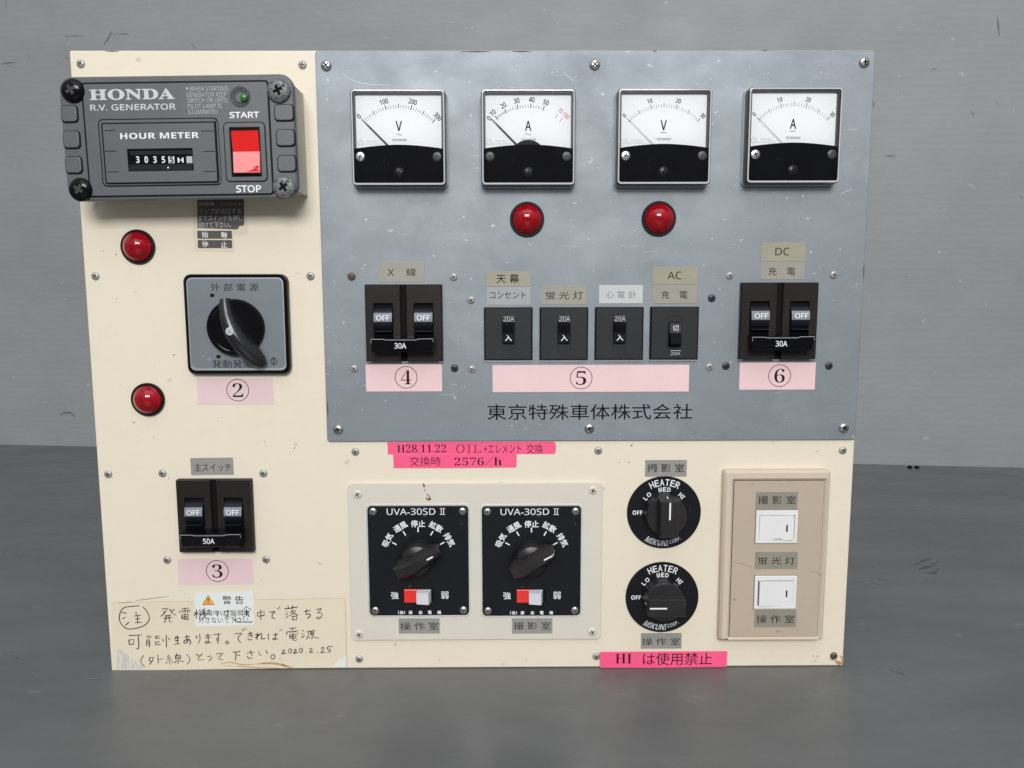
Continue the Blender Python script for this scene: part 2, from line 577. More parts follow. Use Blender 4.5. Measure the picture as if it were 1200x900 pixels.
# ------------------------------------------------------------------ setting: wall and floor of grey sheet
WB0, WB1 = np.array([-0.871, 0.817]), np.array([0.800, 0.611])
wd = (WB1 - WB0) / np.linalg.norm(WB1 - WB0)
wall_yaw = math.atan2(wd[1], wd[0])
wmid = (WB0 + WB1) / 2
wnorm = np.array([wd[1], -wd[0]])


def structure(name, vs, fs, k, loc=(0, 0, 0), rz=0.0):
    me = bpy.data.meshes.new(name)
    me.from_pydata(vs, [], fs)
    me.materials.append(K[k])
    o = bpy.data.objects.new(name, me)
    COL.objects.link(o)
    o.location, o.rotation_euler = loc, (0, 0, rz)
    o['kind'] = 'structure'
    return o


def slab(x0, y0, z0, x1, y1, z1):
    v = [(x0, y0, z0), (x1, y0, z0), (x1, y1, z0), (x0, y1, z0), (x0, y0, z1), (x1, y0, z1), (x1, y1, z1), (x0, y1, z1)]
    return v, [[3, 2, 1, 0], [4, 5, 6, 7], [0, 1, 5, 4], [1, 2, 6, 5], [2, 3, 7, 6], [3, 0, 4, 7]]


floor = structure('floor', *slab(-2.4, -1.2, -0.02, 2.4, 1.6, 0.0), 'floor')
wall = structure('back_wall', *slab(-2.2, 0.0, 0.0, 2.2, 0.012, 1.7), 'wall', (wmid[0], wmid[1], -0.01), wall_yaw)


def wall_px(px, py):
    d = ray(px, py)
    q0 = np.array([wmid[0], wmid[1], 0.0])
    n3 = np.array([wnorm[0], wnorm[1], 0.0])
    t = (q0 - CAM) @ n3 / (d @ n3)
    q = CAM + t * d
    return ((q[:2] - wmid) @ wd * 1000, q[2] * 1000 + 10)


def floor_px(px, py):
    d = ray(px, py)
    q = CAM + d * (-CAM[2] / d[2])
    return q[0] * 1000, q[1] * 1000


def scuffs(name, parent, to, marks, k, upright):
    b = MB()
    for pts, wdt in marks:
        pp = [to(*p) for p in pts]
        b.stroke(pp, [wdt * (0.25 if i in (0, len(pp) - 1) else 1) for i in range(len(pp))], 0.3, k)
    o = b.build(name, parent)
    o['kind'] = 'structure'
    if not upright:
        o.rotation_euler = (-PI / 2, 0, 0)
    return o


scuffs('dark_scuff', wall, wall_px, [
    ([(122, 52), (127, 45), (131, 37)], 2.8), ([(132, 43), (137, 39)], 1.6), ([(76, 43), (88, 42), (99, 42.5)], 1.2), ([(139, 41), (147, 39.5), (152, 41)], 1.6),
    ([(2, 75), (10, 74), (18, 73)], 2.2), ([(8, 77), (16, 78)], 1.3), ([(32, 65), (35, 66.5)], 2), ([(224, 51), (227, 54), (230, 58)], 1.2), ([(76, 69), (82, 68)], 1.2),
    ([(6, 0), (7, 9)], 1.4), ([(1090, 84), (1094, 81), (1098, 80)], 1.2), ([(1138, 130), (1140, 133), (1141, 136)], 1.2), ([(1168, 120), (1171, 123)], 1.3), ([(1037, 181), (1044, 183), (1050, 180)], 1.8),
    ([(1046, 184), (1048, 188)], 1.0), ([(1169, 20), (1170, 32), (1171, 42)], 2.6), ([(1195, 230), (1199, 231.5)], 3.2), ([(1118, 40), (1119, 42)], 1.5), ([(70, 486), (80, 483), (88, 488)], 3.5)], 'scuff_dark', True)
scuffs('light_scuff', wall, wall_px, [
    ([(174, 7), (178, 11)], 1.5), ([(174, 12), (179, 12)], 1.0), ([(215, 45), (220, 45.6)], 0.8), ([(1098, 237), (1108, 238), (1115, 237)], 1.0), ([(1097, 244), (1107, 245), (1114, 244)], 1.0),
    ([(1028, 22), (1033, 21)], 0.9), ([(1196, 63), (1196, 72)], 2.0), ([(55, 153), (60, 156)], 1.2), ([(62, 164), (68, 165)], 1.0), ([(72, 470), (95, 470)], 1.1), ([(84, 464), (86, 470)], 1.1), ([(0, 164), (6, 165)], 1), ([(1152, 290), (1154, 292)], 1.0)], 'scuff_light', True)
scuffs('dark_scuff', floor, floor_px, [  # leading strokes paint the shade of a floor wrinkle, the others are scuffs
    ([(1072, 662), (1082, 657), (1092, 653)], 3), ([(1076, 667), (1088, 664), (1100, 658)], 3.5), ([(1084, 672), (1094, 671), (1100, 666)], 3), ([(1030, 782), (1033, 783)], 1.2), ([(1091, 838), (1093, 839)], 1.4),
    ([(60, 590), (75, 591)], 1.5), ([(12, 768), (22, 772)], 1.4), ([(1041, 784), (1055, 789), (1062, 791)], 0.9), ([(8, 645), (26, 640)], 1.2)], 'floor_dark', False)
scuffs('light_scuff', floor, floor_px, [  # leading strokes paint the light caught by a floor wrinkle, the others are scuffs
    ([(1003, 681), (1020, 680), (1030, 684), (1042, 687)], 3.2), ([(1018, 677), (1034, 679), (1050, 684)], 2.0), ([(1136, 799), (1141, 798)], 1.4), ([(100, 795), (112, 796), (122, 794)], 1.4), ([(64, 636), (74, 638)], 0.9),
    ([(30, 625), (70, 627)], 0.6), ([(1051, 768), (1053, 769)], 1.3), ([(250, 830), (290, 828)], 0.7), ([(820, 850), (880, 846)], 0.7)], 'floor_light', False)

# ------------------------------------------------------------------ the control panel
panel = bpy.data.objects.new('control_panel', None)
COL.objects.link(panel)
panel['label'] = 'cream and aluminium switch panel with meters, breakers and knobs standing on grey sheet'
panel['category'] = 'control panel'
FR0 = Frame()

# --- cream board with folded sides
b = MB()
bx = [P(82, 59.5), P(1024.5, 58.5), P(988.5, 780), P(130, 786)]
W0, W1 = (bx[0][0] + bx[3][0]) / 2, (bx[1][0] + bx[2][0]) / 2
HT = (bx[0][1] + bx[1][1]) / 2
b.prism(rrect(W0, 0.4, W1, HT, 1.2, 3), -32, 0, 'cream', 0.7, bottom=True)
board = b.build('board', panel)
b = MB()
for (x0, y0), (x1, y1) in (((123, 59.8), (140, 60)), ((170, 785), (230, 783.5)), ((300, 783.6), (345, 783)), ((640, 782.4), (650, 782.2))):
    b = MB()
    b.stroke([P(x0, y0), P((x0 + x1) / 2, (y0 + y1) / 2 + 0.3), P(x1, y1)], [0.1, 0.5, 0.1], 0.12, 'pen')
    b.build('edge_chip', board)
for x, y in ((136, 298), (121, 294), (204, 416), (137, 350), (157, 495), (737, 541.5), (726, 542), (958, 769), (953, 768.7), (851, 775), (180, 512), (310, 518), (345, 525), (740, 522), (958, 529), (198, 560)):
    b = MB()
    b.flat(circle(*P(x, y), 0.35 + 0.35 * random.random(), 7), 0.11, 'rust')
    b.build('paint_chip', board)
b = MB()
for pts, wdt in (([(979, 774), (983, 777), (986, 776)], 3.2), ([(984, 768), (987, 772), (987, 778)], 1.6), ([(972, 772), (978, 774)], 1.6)):
    b.stroke([P(*p) for p in pts], [wdt * 0.4] + [wdt] * (len(pts) - 2) + [wdt * 0.4], 0.12, 'rust_pale')
b.build('rust_stain', board)

# --- aluminium plate
b = MB()
al = [P(369.5, 61, 1.5), P(1027.7, 57.8, 1.5), P(1000.7, 516, 1.5), P(383, 517, 1.5)]
A0, A1 = (al[0][0] + al[3][0]) / 2, (al[1][0] + al[2][0]) / 2
AB, AT = (al[2][1] + al[3][1]) / 2, (al[0][1] + al[1][1]) / 2
b.prism(rrect(A0, AB, A1, AT, 1.6, 4), 0.02, 1.5, 'alu', 0.35)
plate = b.build('metal_plate', panel)
b = MB()
b.text_px(FR0, '東京特殊車体株式会社', 570.8, 473.5, 811.5, 491.8, 1.56, 'black_ink', off=0.004)
b.build('lettering', plate)
b = MB()
for pts, wdt in (([(401, 86), (415, 95), (436, 99), (459, 99.5)], 0.25), ([(672, 96), (667, 90), (660, 86)], 0.3), ([(671, 95), (676, 88)], 0.25), ([(984, 228), (992, 224), (999, 221)], 0.5), ([(529, 450), (536, 451)], 1.1), ([(995, 238), (994, 241)], 0.4), ([(560, 350), (548, 371)], 0.22),
                 ([(625, 475), (632, 470)], 0.25), ([(395, 470), (399, 476)], 0.25)):
    b = MB()
    b.stroke([P(*p, 1.55) for p in pts], [wdt * 0.25] + [wdt * 0.75] * (len(pts) - 2) + [wdt * 0.25], 1.55, 'scratch')
    b.build('scratch', plate)
b = MB()
for (x0, y0), (x1, y1) in (((540, 60.6), (575, 60.5)), ((600, 60.4), (622, 60.3)), ((765, 60), (770, 60)), ((893, 59), (900, 59)), ((1012.5, 310), (1012, 325)), ((384, 470), (384.4, 490)), ((1024, 118), (1023.6, 126))):
    b = MB()
    b.stroke([P(x0, y0, 1.5), P((x0 + x1) / 2, (y0 + y1) / 2, 1.5), P(x1, y1, 1.5)], [0.15, 0.6, 0.15], 1.56, 'pen')
    b.build('edge_chip', plate)


# --- screws
def screw_mesh(name, r, h, k, k2='slot', cross=0.62, wash=0.0, slot=False):
    b = MB()
    if wash:
        b.lathe(0, 0, [(wash, 0.0), (wash, 0.25), (r, 0.3)], k, 24)
    b.lathe(0, 0, [(r, 0.0), (r, h * 0.25), (r * 0.9, h * 0.6), (r * 0.65, h * 0.88), (r * 0.35, h)], k, 24)
    c, t = r * cross, r * 0.13
    if slot:
        b.flat([(-c * 1.3, -t), (c * 1.3, -t), (c * 1.3, t), (-c * 1.3, t)], h + 0.04, k2)
    else:
        b.flat([(-t, -c), (t, -c), (t, -t), (c, -t), (c, t), (t, t), (t, c), (-t, c), (-t, t), (-c, t), (-c, -t), (-t, -t)], h + 0.04, k2)
    o = b.build(name)
    return o


_proto = {}


def screw(kind, parent, u, v, w, rot=None, name='screw', label=None):
    rot = random.uniform(0, PI / 2) if rot is None else rot
    if kind not in _proto:
        spec = {'board': (2.75, 1.3, 'zinc'), 'plate': (3.5, 1.8, 'chrome'), 'dark': (2.6, 1.2, 'dark_screw'), 'dull': (2.6, 1.2, 'zinc'), 'rusty': (2.7, 1.3, 'rust_screw'), 'pale': (3.0, 1.2, 'fan_plate'),
                'ctrl': (2.7, 1.1, 'chrome'), 'meter_bright': (2.9, 0.5, 'chrome'), 'meter_dark': (2.9, 0.5, 'dark_screw'), 'genblack': (7.3, 3.6, 'gloss_black'), 'gensilver': (7.3, 3.4, 'corroded')}[kind]
        k2 = 'slot' if kind in ('plate', 'meter_bright', 'gensilver', 'dark') else 'recess'
        o = screw_mesh(name, *spec, k2=k2, cross=0.42 if kind.startswith('gen') else 0.55)
        _proto[kind] = o
        place(o, parent, (u, v, w), rot)
    else:
        o = copy_of(_proto[kind], parent, (u, v, w), rot)
    if label:
        o['label'] = label
    return o


for x, y in ((94.8, 74.7), (354.5, 76), (112, 323.5), (364, 323.5), (127, 555.5), (190.5, 554.5), (308.7, 554.5), (196, 656), (312, 655.5), (416.5, 529.3), (701, 528), (421, 772), (698.8, 769), (987.5, 527.7)):
    screw('board', board, *P(x, y), 0)
screw('rusty', board, *P(977, 768.5), 0, label='rusty screw')
for x, y in ((382.3, 77), (697, 76), (1012.7, 73.2), (396.3, 503.3), (690.7, 502), (988.5, 501.3)):
    screw('plate', plate, *P(x, y, 1.5), 1.5)
for x, y, k in ((412, 324, 'rusty'), (531.5, 324.5, 'dull'), (415, 432, 'dull'), (532.7, 431.5, 'dark'), (552, 351.5, 'dull'), (553, 432.5, 'dull'), (834, 349.5, 'dark'), (831.3, 430, 'dull'), (850.6, 429, 'dark'),
                (855, 323, 'dull'), (977, 322, 'dull'), (971.3, 428.7, 'dark')):
    screw(k, plate, *P(x, y, 1.5), 1.5, label='rusty screw' if k == 'rusty' else None)

# --- generator remote with hour meter
W = 25.0
g = frame_at(209.5, 161, W, math.radians(0.75))
G = lambda x, y, w=W: g.px(50 + x / 3.636, 50 + y / 3.636, w)
GR = lambda x0, y0, x1, y1, w=W: g.rect(50 + x0 / 3.636, 50 + y0 / 3.636, 50 + x1 / 3.636, 50 + y1 / 3.636, w)
b = MB()
o4 = GR(86, 138, 1077, 668)
b.prism(rrect(*o4, 8.0, 6), 20.5, 25.0, 'gen_grey', 1.2, bottom=True)
in4 = GR(188, 172, 968, 648)
b.ring(rrect(in4[0] - 1.1, in4[1] - 1.1, in4[2] + 1.1, in4[3] + 1.1, 2.4), rrect(*in4, 1.6), 24.9, 25.06, 'gen_groove')
gen = b.build('generator_remote', panel, (g.u0, g.v0, 0), g.th, 'dark grey generator remote with hour meter and red rocker switch')
b = MB()
b.box(o4[0] + 6.5, o4[1] + 4.0, o4[2] - 0.3, o4[3] - 6.0, 0.02, 20.6, 'gen_box', 0.4)
b.build('mounting_box', gen)
b = MB()
b.prism(rrect(*in4, 1.6), 24.9, 25.5, 'gen_grey', 0.25)
b.build('face_panel', gen)
for i, (x0, y0, x1, y1) in enumerate(((72, 270, 148, 338), (80, 378, 158, 449), (90, 487, 167, 556), (990, 265, 1066, 332), (998, 372, 1071, 440), (1004, 482, 1077, 549))):
    b = MB()
    r = GR(x0, y0, x1, y1)
    if i < 3:
        r = (o4[0] + 0.6, r[1], r[2], r[3])
    else:
        r = (r[0], r[1], o4[2] - 0.6, r[3])
    b.prism(rrect(r[0] - 0.6, r[1] - 0.8, r[2] + 0.8, r[3] + 0.5, 2.6), 24.9, 25.05, 'gen_groove')
    b.prism(rrect(*r, 2.2), 25.0, 26.2, 'gen_grey', 0.5)
    b.build('grip_pad', gen)
for x, y, k in ((123, 202, 'genblack'), (157, 625, 'genblack'), (1003, 203, 'gensilver'), (1027, 615, 'gensilver')):
    screw(k, gen, *G(x, y, 27), 25.0, rot=random.uniform(0.3, 1.0), label='corroded silver screw' if k == 'gensilver' else None)
# hour meter
b = MB()
fo, fi = GR(247, 323, 757, 612), GR(268, 346, 740, 595)
b.ring(rrect(fo[0], fo[1], fo[2], fo[3], 3.0), rrect(fo[0] + 0.9, fo[1] + 0.9, fo[2] - 0.9, fo[3] - 0.9, 2.4), 25.4, 25.56, 'gen_groove')
b.ring(rrect(fo[0] + 0.7, fo[1] + 0.7, fo[2] - 0.7, fo[3] - 0.7, 2.6), rrect(fi[0] - 0.9, fi[1] - 1.0, fi[2] + 2.0, fi[3] + 0.6, 1.0), 25.45, 26.1, 'gen_grey', 0.3)
b.flat(rrect(fi[0] - 1.2, fi[1] - 1.2, fi[2] + 2.4, fi[3] + 0.9, 1.0), 25.53, 'gen_groove')  # near-black sheet paints the recess shadow around the plate
b.build('hour_meter_frame', gen)
b = MB()
b.prism(rrect(*fi, 0.6), 25.5, 26.3, 'gen_grey', 0.2)
for x0, x1, y in ((268, 312, 376), (272, 320, 464), (280, 328, 552), (680, 733, 378), (686, 737, 465), (692, 741, 550)):
    r = GR(x0, y - 1.6, x1, y + 1.6)
    b.box(*r, 26.2, 26.36, 'gen_groove')
b.build('hour_meter_plate', gen)
b = MB()
cw = GR(367, 452, 645, 548)
b.prism(rrect(cw[0], cw[1], cw[2], cw[3], 0.2), 26.2, 26.42, 'gloss_black')
r = GR(378, 462, 640, 478)
b.flat(rrect(*r), 26.46, 'navy')
r = GR(372, 520, 642, 546)
b.flat(rrect(*r), 26.46, 'navy')
for x0, x1 in ((540, 566), (617, 642)):
    r = GR(x0, 486, x1, 515)
    b.flat(rrect(*r), 26.5, 'grey_ink' if x0 < 600 else 'soft_ink')
b.build('counter_window', gen)
b = MB()
for ch, x in (('3', 410), ('0', 446), ('3', 483), ('5', 519)):
    c = G(x, 500)
    b.text(sansb(ch), *c, 2.1, 4.0, 26.5, 'white_ink')
c = G(554, 500)
b.text(sansb('5'), *c, 2.2, 3.8, 26.55, 'black_ink')
c = G(592, 502)
b.text(sansb('H'), *c, 3.6, 3.0, 26.5, 'white_ink')
b.flat(circle(*G(539, 534), 0.5, 10), 26.5, 'white_ink')
b.build('counter_digit', gen)
# rocker
b = MB()
ro, ri = GR(776, 338, 956, 595), GR(803, 362, 931, 572)
b.ring(rrect(ro[0], ro[1], ro[2], ro[3], 3.0), rrect(ro[0] + .8, ro[1] + .8, ro[2] - .8, ro[3] - .8, 2.4), 25.4, 25.56, 'gen_groove')
b.ring(rrect(ro[0] + .6, ro[1] + .6, ro[2] - .6, ro[3] - .6, 2.5), rrect(*ri, 0.3), 25.45, 26.2, 'gen_grey', 0.3)
b.flat(rrect(*ri), 25.54, 'slot')
b.build('rocker_frame', gen)
rr = GR(808, 370, 922, 556, 28)
b = MB()
vm = GR(808, 370, 922, 463, 28)[1]
u0, v0, u1, v1 = rr
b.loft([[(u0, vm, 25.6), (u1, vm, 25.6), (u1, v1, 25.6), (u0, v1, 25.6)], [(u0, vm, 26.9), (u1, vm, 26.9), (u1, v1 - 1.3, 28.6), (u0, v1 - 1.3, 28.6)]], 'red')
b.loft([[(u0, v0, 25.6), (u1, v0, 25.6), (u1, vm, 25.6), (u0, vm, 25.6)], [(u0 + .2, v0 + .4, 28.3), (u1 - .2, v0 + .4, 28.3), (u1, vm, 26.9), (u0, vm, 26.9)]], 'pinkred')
for pts in ([(885, 545), (905, 538), (921, 528)], [(870, 550), (895, 546), (921, 541)], [(895, 533), (920, 524)], [(900, 549), (922, 546)]):
    pp = [G(x, y, 28) for x, y in pts]
    b.stroke(pp, [0.15] + [0.75] * (len(pp) - 2) + [0.6], 28.42, 'red')
b.build('rocker_switch', gen)
# pilot light
b = MB()
c = G(843, 232)
for r in (6.2, 5.3, 4.4, 3.6):
    b.ring(circle(c[0], c[1], r, 40), circle(c[0], c[1], r - 0.38, 40), 25.45, 25.56, 'gen_groove')
    b.ring(circle(c[0], c[1], r - 0.40, 40), circle(c[0], c[1], r - 0.72, 40), 25.45, 25.8, 'gen_grey')
pl = b.build('pilot_light_seat', gen)
b = MB()
c = G(856, 233, 27)
b.lathe(c[0], c[1], [(2.5, 25.5), (2.5, 26.6), (2.2, 27.3), (1.5, 27.8), (0.6, 28.0)], 'led_green', 24)
b.build('pilot_light', gen)
b = MB()
tw = 25.62
b.text_px(g, serif('HONDA'), 50 + 200 / 3.636, 50 + 198 / 3.636, 50 + 560 / 3.636, 50 + 242 / 3.636, tw, 'grey_ink', bold=0.22)
for body, x0, y0, x1, y1, bo in ((sans('R.V. GENERATOR'), 203, 262, 566, 287, 0.12), (sans('START'), 797, 295, 922, 320, 0.15), (sans('STOP'), 825, 608, 930, 637, 0.16)):
    b.text_px(g, body, 50 + x0 / 3.636, 50 + y0 / 3.636, 50 + x1 / 3.636, 50 + y1 / 3.636, tw, 'grey_ink' if bo < .15 else 'white_ink', bold=bo)
b.text_px(g, sansb('HOUR METER'), 50 + 330 / 3.636, 50 + 383 / 3.636, 50 + 666 / 3.636, 50 + 409 / 3.636, 26.45, 'white_ink')
for body, x0, y0, x1, y1 in (('WHEN STARTING', 626, 186, 790, 206), ('GENERATOR KEEP', 613, 211, 783, 231), ('SWITCH ON UNTIL', 617, 235, 790, 255), ('PILOT LAMP IS', 618, 260, 763, 280), ('ILLUMINATED', 620, 285, 745, 304)):
    b.text_px(g, sans(body), 50 + x0 / 3.636, 50 + y0 / 3.636, 50 + x1 / 3.636, 50 + y1 / 3.636, tw, 'soft_ink')
b.flat(circle(*G(617, 196), 0.75, 10), tw, 'soft_ink')
b.build('lettering', gen, label='white moulded lettering')

# --- small stuck-on sheets
def sheet_px(name, x0, y0, x1, y1, base, k, th=0.22, fr=FR0, label=None, rot=0.0, poly=None):
    f = frame_at((x0 + x1) / 2, (y0 + y1) / 2, base, rot)
    r = f.rect(x0, y0, x1, y1, base)
    b = MB()
    b.prism(rrect(*r, 0.25, 2) if poly is None else poly(f), base + 0.02, base + th, k, 0.06)
    return b.build(name, panel, (f.u0, f.v0, 0), rot, label), f


def tape_label(body, x0, y0, x1, y1, tx0, ty0, tx1, ty1, base, k, label, ink='black_ink', off=0.0, rot=0.0):
    o, f = sheet_px('tape_label', x0, y0, x1, y1, base, k, label=label, rot=rot)
    b = MB()
    b.text_px(f, body, tx0, ty0, tx1, ty1, base + 0.27, ink, off=off)
    b.build('lettering', o)


tape_label('Ｘ　線', 443.5, 307.3, 497.5, 330.6, 454.3, 314.3, 487.3, 323.8, 1.5, 'olive', 'olive grey tape above the 30 A double breaker')
tape_label('天 幕', 570.2, 317.8, 621, 335.4, 581.6, 321.2, 608.4, 331.8, 1.5, 'goldt', 'drab olive tape above a grey tape', off=0.006)
tape_label('コンセント', 570, 336.2, 621.8, 357.4, 574.2, 341.8, 616.3, 349.8, 1.5, 'greyt', 'grey tape just above the first small breaker')
tape_label('蛍 光 灯', 635.6, 334.8, 687.3, 357, 639.4, 341.6, 683.2, 350.9, 1.5, 'olive', 'olive tape above the second small breaker')
tape_label('心 電 計', 702, 334, 753.2, 355.5, 710, 341, 745.4, 349.6, 1.5, 'palet', 'pale tape with faint grey lettering', 'grey_print', -0.004)
tape_label(sans('AC'), 764.8, 312.6, 816.8, 333.2, 782.4, 318.2, 798.8, 327.3, 1.5, 'goldt', 'drab tape topmost above the fourth small breaker')
tape_label('充　電', 764.6, 333.9, 816.5, 355.6, 775, 340.8, 805.8, 350, 1.5, 'olive', 'olive tape just above the fourth small breaker')
tape_label(sans('DC'), 892, 284, 943.6, 306.3, 908.7, 290.2, 925.2, 299.3, 1.5, 'goldt', 'drab tape topmost above the last double breaker')
tape_label('充　電', 891.3, 306.8, 942.6, 327.6, 900.4, 313.2, 932, 322.6, 1.5, 'olive', 'olive tape just above the last double breaker')
tape_label('主スイッチ', 223.6, 536.4, 273.6, 556.5, 227.8, 543.2, 271, 552.2, 0, 'darkt', 'grey tape above the 50 A double breaker', rot=0.01)
tape_label('撮 影 室', 756, 539, 804.8, 558.4, 758.6, 543.5, 802, 553.5, 0, 'darkt', 'grey tape above the upper heater dial', off=0.004)
tape_label('操 作 室', 751, 741.8, 798.7, 760, 752.6, 747.6, 796.8, 756.2, 0, 'darkt', 'grey tape below the lower heater dial')
tape_label('操 作 室', 467.3, 724.6, 515.4, 742.3, 469, 729.2, 514, 738.4, 2, 'darkt', 'grey tape under the first fan controller')
tape_label('撮 影 室', 600, 724.5, 647.3, 742.3, 602.2, 728.8, 645.3, 737.9, 2, 'darkt', 'grey tape under the second fan controller')


def circled(mb, f, digit, x, y, rpx, w):
    c = f.px(x, y, w)
    r = abs(f.px(x + rpx, y, w)[0] - c[0])
    mb.ring(circle(c[0], c[1], r, 40), circle(c[0], c[1], r - 0.42, 40), w - 0.02, w + 0.02, 'brown_ink')
    mb.text(serif(digit), c[0], c[1], r * 0.92, r * 1.24, w + 0.02, 'brown_ink', off=-0.012)


for d, x0, y0, x1, y1, cx, cy, base, k in (('2', 231.4, 442.8, 320.5, 473.6, 278.6, 457.2, 0, 'lilac'), ('3', 208.7, 654.8, 296.4, 684.7, 254.6, 669.2, 0, 'lilac'), ('4', 428.8, 426.8, 518, 458.7, 475.9, 442.2, 1.5, 'pink'),
                                           ('5', 577.2, 427.6, 807.4, 459.2, 681, 443, 1.5, 'pink'), ('6', 866.5, 424.8, 955.3, 456.6, 913.6, 440.3, 1.5, 'pink')):
    o, f = sheet_px('number_sticker', x0, y0, x1, y1, base, k, label='%s pink sticker with circled number %s' % ('lilac' if k == 'lilac' else 'wide' if d == '5' else 'pale', d))
    b = MB()
    circled(b, f, d, cx, cy, 13.2, base + 0.27)
    b.build('lettering', o)

for x0, y0, x1, y1, items, lab in ((454.6, 517.8, 651.5, 532.2, ((serif('H28.11.22'), 465.3, 520.9, 523, 530.2, -0.012), ('+エレメント', 567, 520.8, 611, 531, -0.003), ('交換', 617, 520.4, 636, 531.6, -0.003)), 'upper hot pink tape with a date'),
                                   (461.3, 532.3, 605.2, 548, (('交換時', 480.2, 535.2, 516.5, 546, -0.003), (serif('2576'), 532.5, 536.2, 567, 545.4, -0.012), ('／', 568.5, 536, 577, 545.6, 0), (serif('h'), 579, 535.6, 588, 545.3, -0.012)), 'lower hot pink tape with running hours'),
                                   (703, 762.4, 851, 781.2, ((serif('HI'), 721, 766.2, 740.5, 777.4, -0.012), ('は使用禁止', 753.5, 765, 834.4, 779.3, 0.0)), 'hot pink tape at the bottom edge below the heater dials')):
    def outline(f, a=(x0, y0, x1, y1)):
        u0, v0, u1, v1 = f.rect(*a)
        h = v1 - v0
        if a[0] < 500 and a[1] < 525:
            return [(u0, v0), (u1 - 0.8, v0), (u1, v0 + h * 0.35), (u1, v1 - h * 0.3), (u1 - 1.0, v1), (u0 - 0.4, v1)]
        return [(u0, v0 + 0.1), (u0 + (u1 - u0) * .5, v0 - 0.1), (u1, v0 + 0.25), (u1 + 0.2, v1), (u0 + (u1 - u0) * .4, v1 - 0.1), (u0 - 0.2, v1 - 0.1)]
    base = 0.0 if lab.startswith('upper') else 0.25
    if lab.startswith('hot'):
        base = 1.3
    o, f = sheet_px('warning_tape', x0, y0, x1, y1, base, 'hotpink', label=lab, poly=outline)
    b = MB()
    for body, a0, b0, a1, b1, off in items:
        b.text_px(f, body, a0, b0, a1, b1, base + 0.28, 'magenta_ink', off=off)
    if lab.startswith('upper'):
        q = lambda x, y: f.px(x, y, base)
        b.stroke([q(539.5 + 4.3 * math.sin(2 * PI * i / 16), 525.7 + 4.6 * math.cos(2 * PI * i / 16)) for i in range(17)], [0.3 + 0.35 * abs(math.sin(2 * PI * i / 16)) for i in range(17)], base + 0.28, 'magenta_ink')
        for pts, wd_ in (([(549.6, 521.4), (549.6, 530.2)], 0.6), ([(547.6, 521.4), (551.6, 521.4)], 0.3), ([(547.6, 530.2), (551.6, 530.2)], 0.3), ([(557, 521.4), (557, 530.2)], 0.6), ([(555, 521.4), (559, 521.4)], 0.3), ([(555, 530.2), (563.2, 530.2)], 0.3), ([(563.2, 530.4), (563.8, 527.6)], 0.4)):
            b.stroke([q(*p) for p in pts], wd_, base + 0.28 + 0.01 * wd_, 'magenta_ink', smooth=False)
    b.build('lettering', o)

# --- instruction label under the generator remote
o, f = sheet_px('instruction_label', 227, 228, 290, 293.5, 0, 'label_base', 0.12, poly=lambda f: [f.px(*p) for p in ((227, 294), (275, 295.5), (274, 275), (290, 274.5), (289.5, 228), (226, 228))], label='worn label of three dark patches under the generator remote')
b = MB()
b.prism([f.px(*p, 0.1) for p in ((231.5, 267.2), (276, 268.9), (279, 268.2), (280.5, 264.8), (285.5, 264.2), (286, 262), (286, 226), (231, 226))], 0.1, 0.2, 'dark_label')
for (x0, y0, x1, y1) in ((231.3, 270.4, 271.8, 279.8), (231.9, 281.3, 272, 290.8)):
    b.prism(rrect(*f.rect(x0, y0, x1, y1, 0.1), 0.5), 0.1, 0.2, 'dark_label')
b.build('dark_patch', o)
b = MB()
for body, x0, y0, x1, y1, k in (('(始動時、パイロット', 233, 236.6, 283.3, 242.4, 'soft_ink'), ('ランプが点灯する', 233, 244.2, 282.5, 250.5, 'soft_ink'), ('までスイッチを押し', 232.6, 252.2, 284, 258.9, 'grey_ink'), ('続けて下さい。', 232.7, 260, 270.6, 266.8, 'grey_ink'),
                                ('始', 236.6, 271.3, 244, 278.4, 'white_ink'), ('動', 259, 272, 266.3, 279.2, 'white_ink'), ('停', 236.6, 282.2, 244, 289.4, 'white_ink'), ('止', 258.8, 282.8, 266.3, 290, 'white_ink')):
    b.text_px(f, body, x0, y0, x1, y1, 0.24, k, off=0.008 if k == 'white_ink' else 0.0)
b.build('lettering', o)

# --- warning label, note
nf = frame_at(268, 743)
b = MB()
b.prism([nf.px(*p) for p in ((131.5, 785.2), (200, 785), (406.8, 782), (406.2, 776), (404.6, 700.6), (300, 702.5), (200, 704.5), (130.4, 706))], 0.02, 0.16, 'note', 0.04)
note = b.build('handwritten_note', panel, (nf.u0, nf.v0, 0), 0, 'yellowed handwritten note at the bottom corner')
b = MB()
b.flat([nf.px(*p) for p in ((136.5, 783.5), (170, 784), (160, 775), (149, 767), (140, 760), (136, 762))], 0.2, 'peel')
b.build('peeling_corner', note)
b = MB()
b.flat([nf.px(*p) for p in ((388, 781.6), (405.6, 781.2), (405.8, 768), (398, 773))], 0.2, 'warn_white')
b.build('peeling_corner', note)
b = MB()
for pts, wdt in (([(258, 778), (270, 776), (285, 779), (300, 778)], 0.9), ([(300, 778), (318, 777), (330, 779), (336, 782)], 1.8), ([(330, 778), (338, 781), (345, 783)], 1.4), ([(262, 780), (300, 782), (330, 783)], 0.8)):
    b.stroke([nf.px(*p) for p in pts], [wdt * 0.3] + [wdt] * (len(pts) - 2) + [wdt * 0.3], 0.19, 'rust_pale')
b.build('rust_stain', note)
wf = frame_at(262.5, 714)
b = MB()
b.prism([wf.px(*p, .16) for p in ((229.3, 734.2), (298, 732.6), (297, 692.6), (227.3, 694.4))], 0.17, 0.32, 'warn_white', 0.04)
wl_ = b.build('warning_label', panel, (wf.u0, wf.v0, 0), 0, 'small white warning label with an orange triangle, written over')
b = MB()
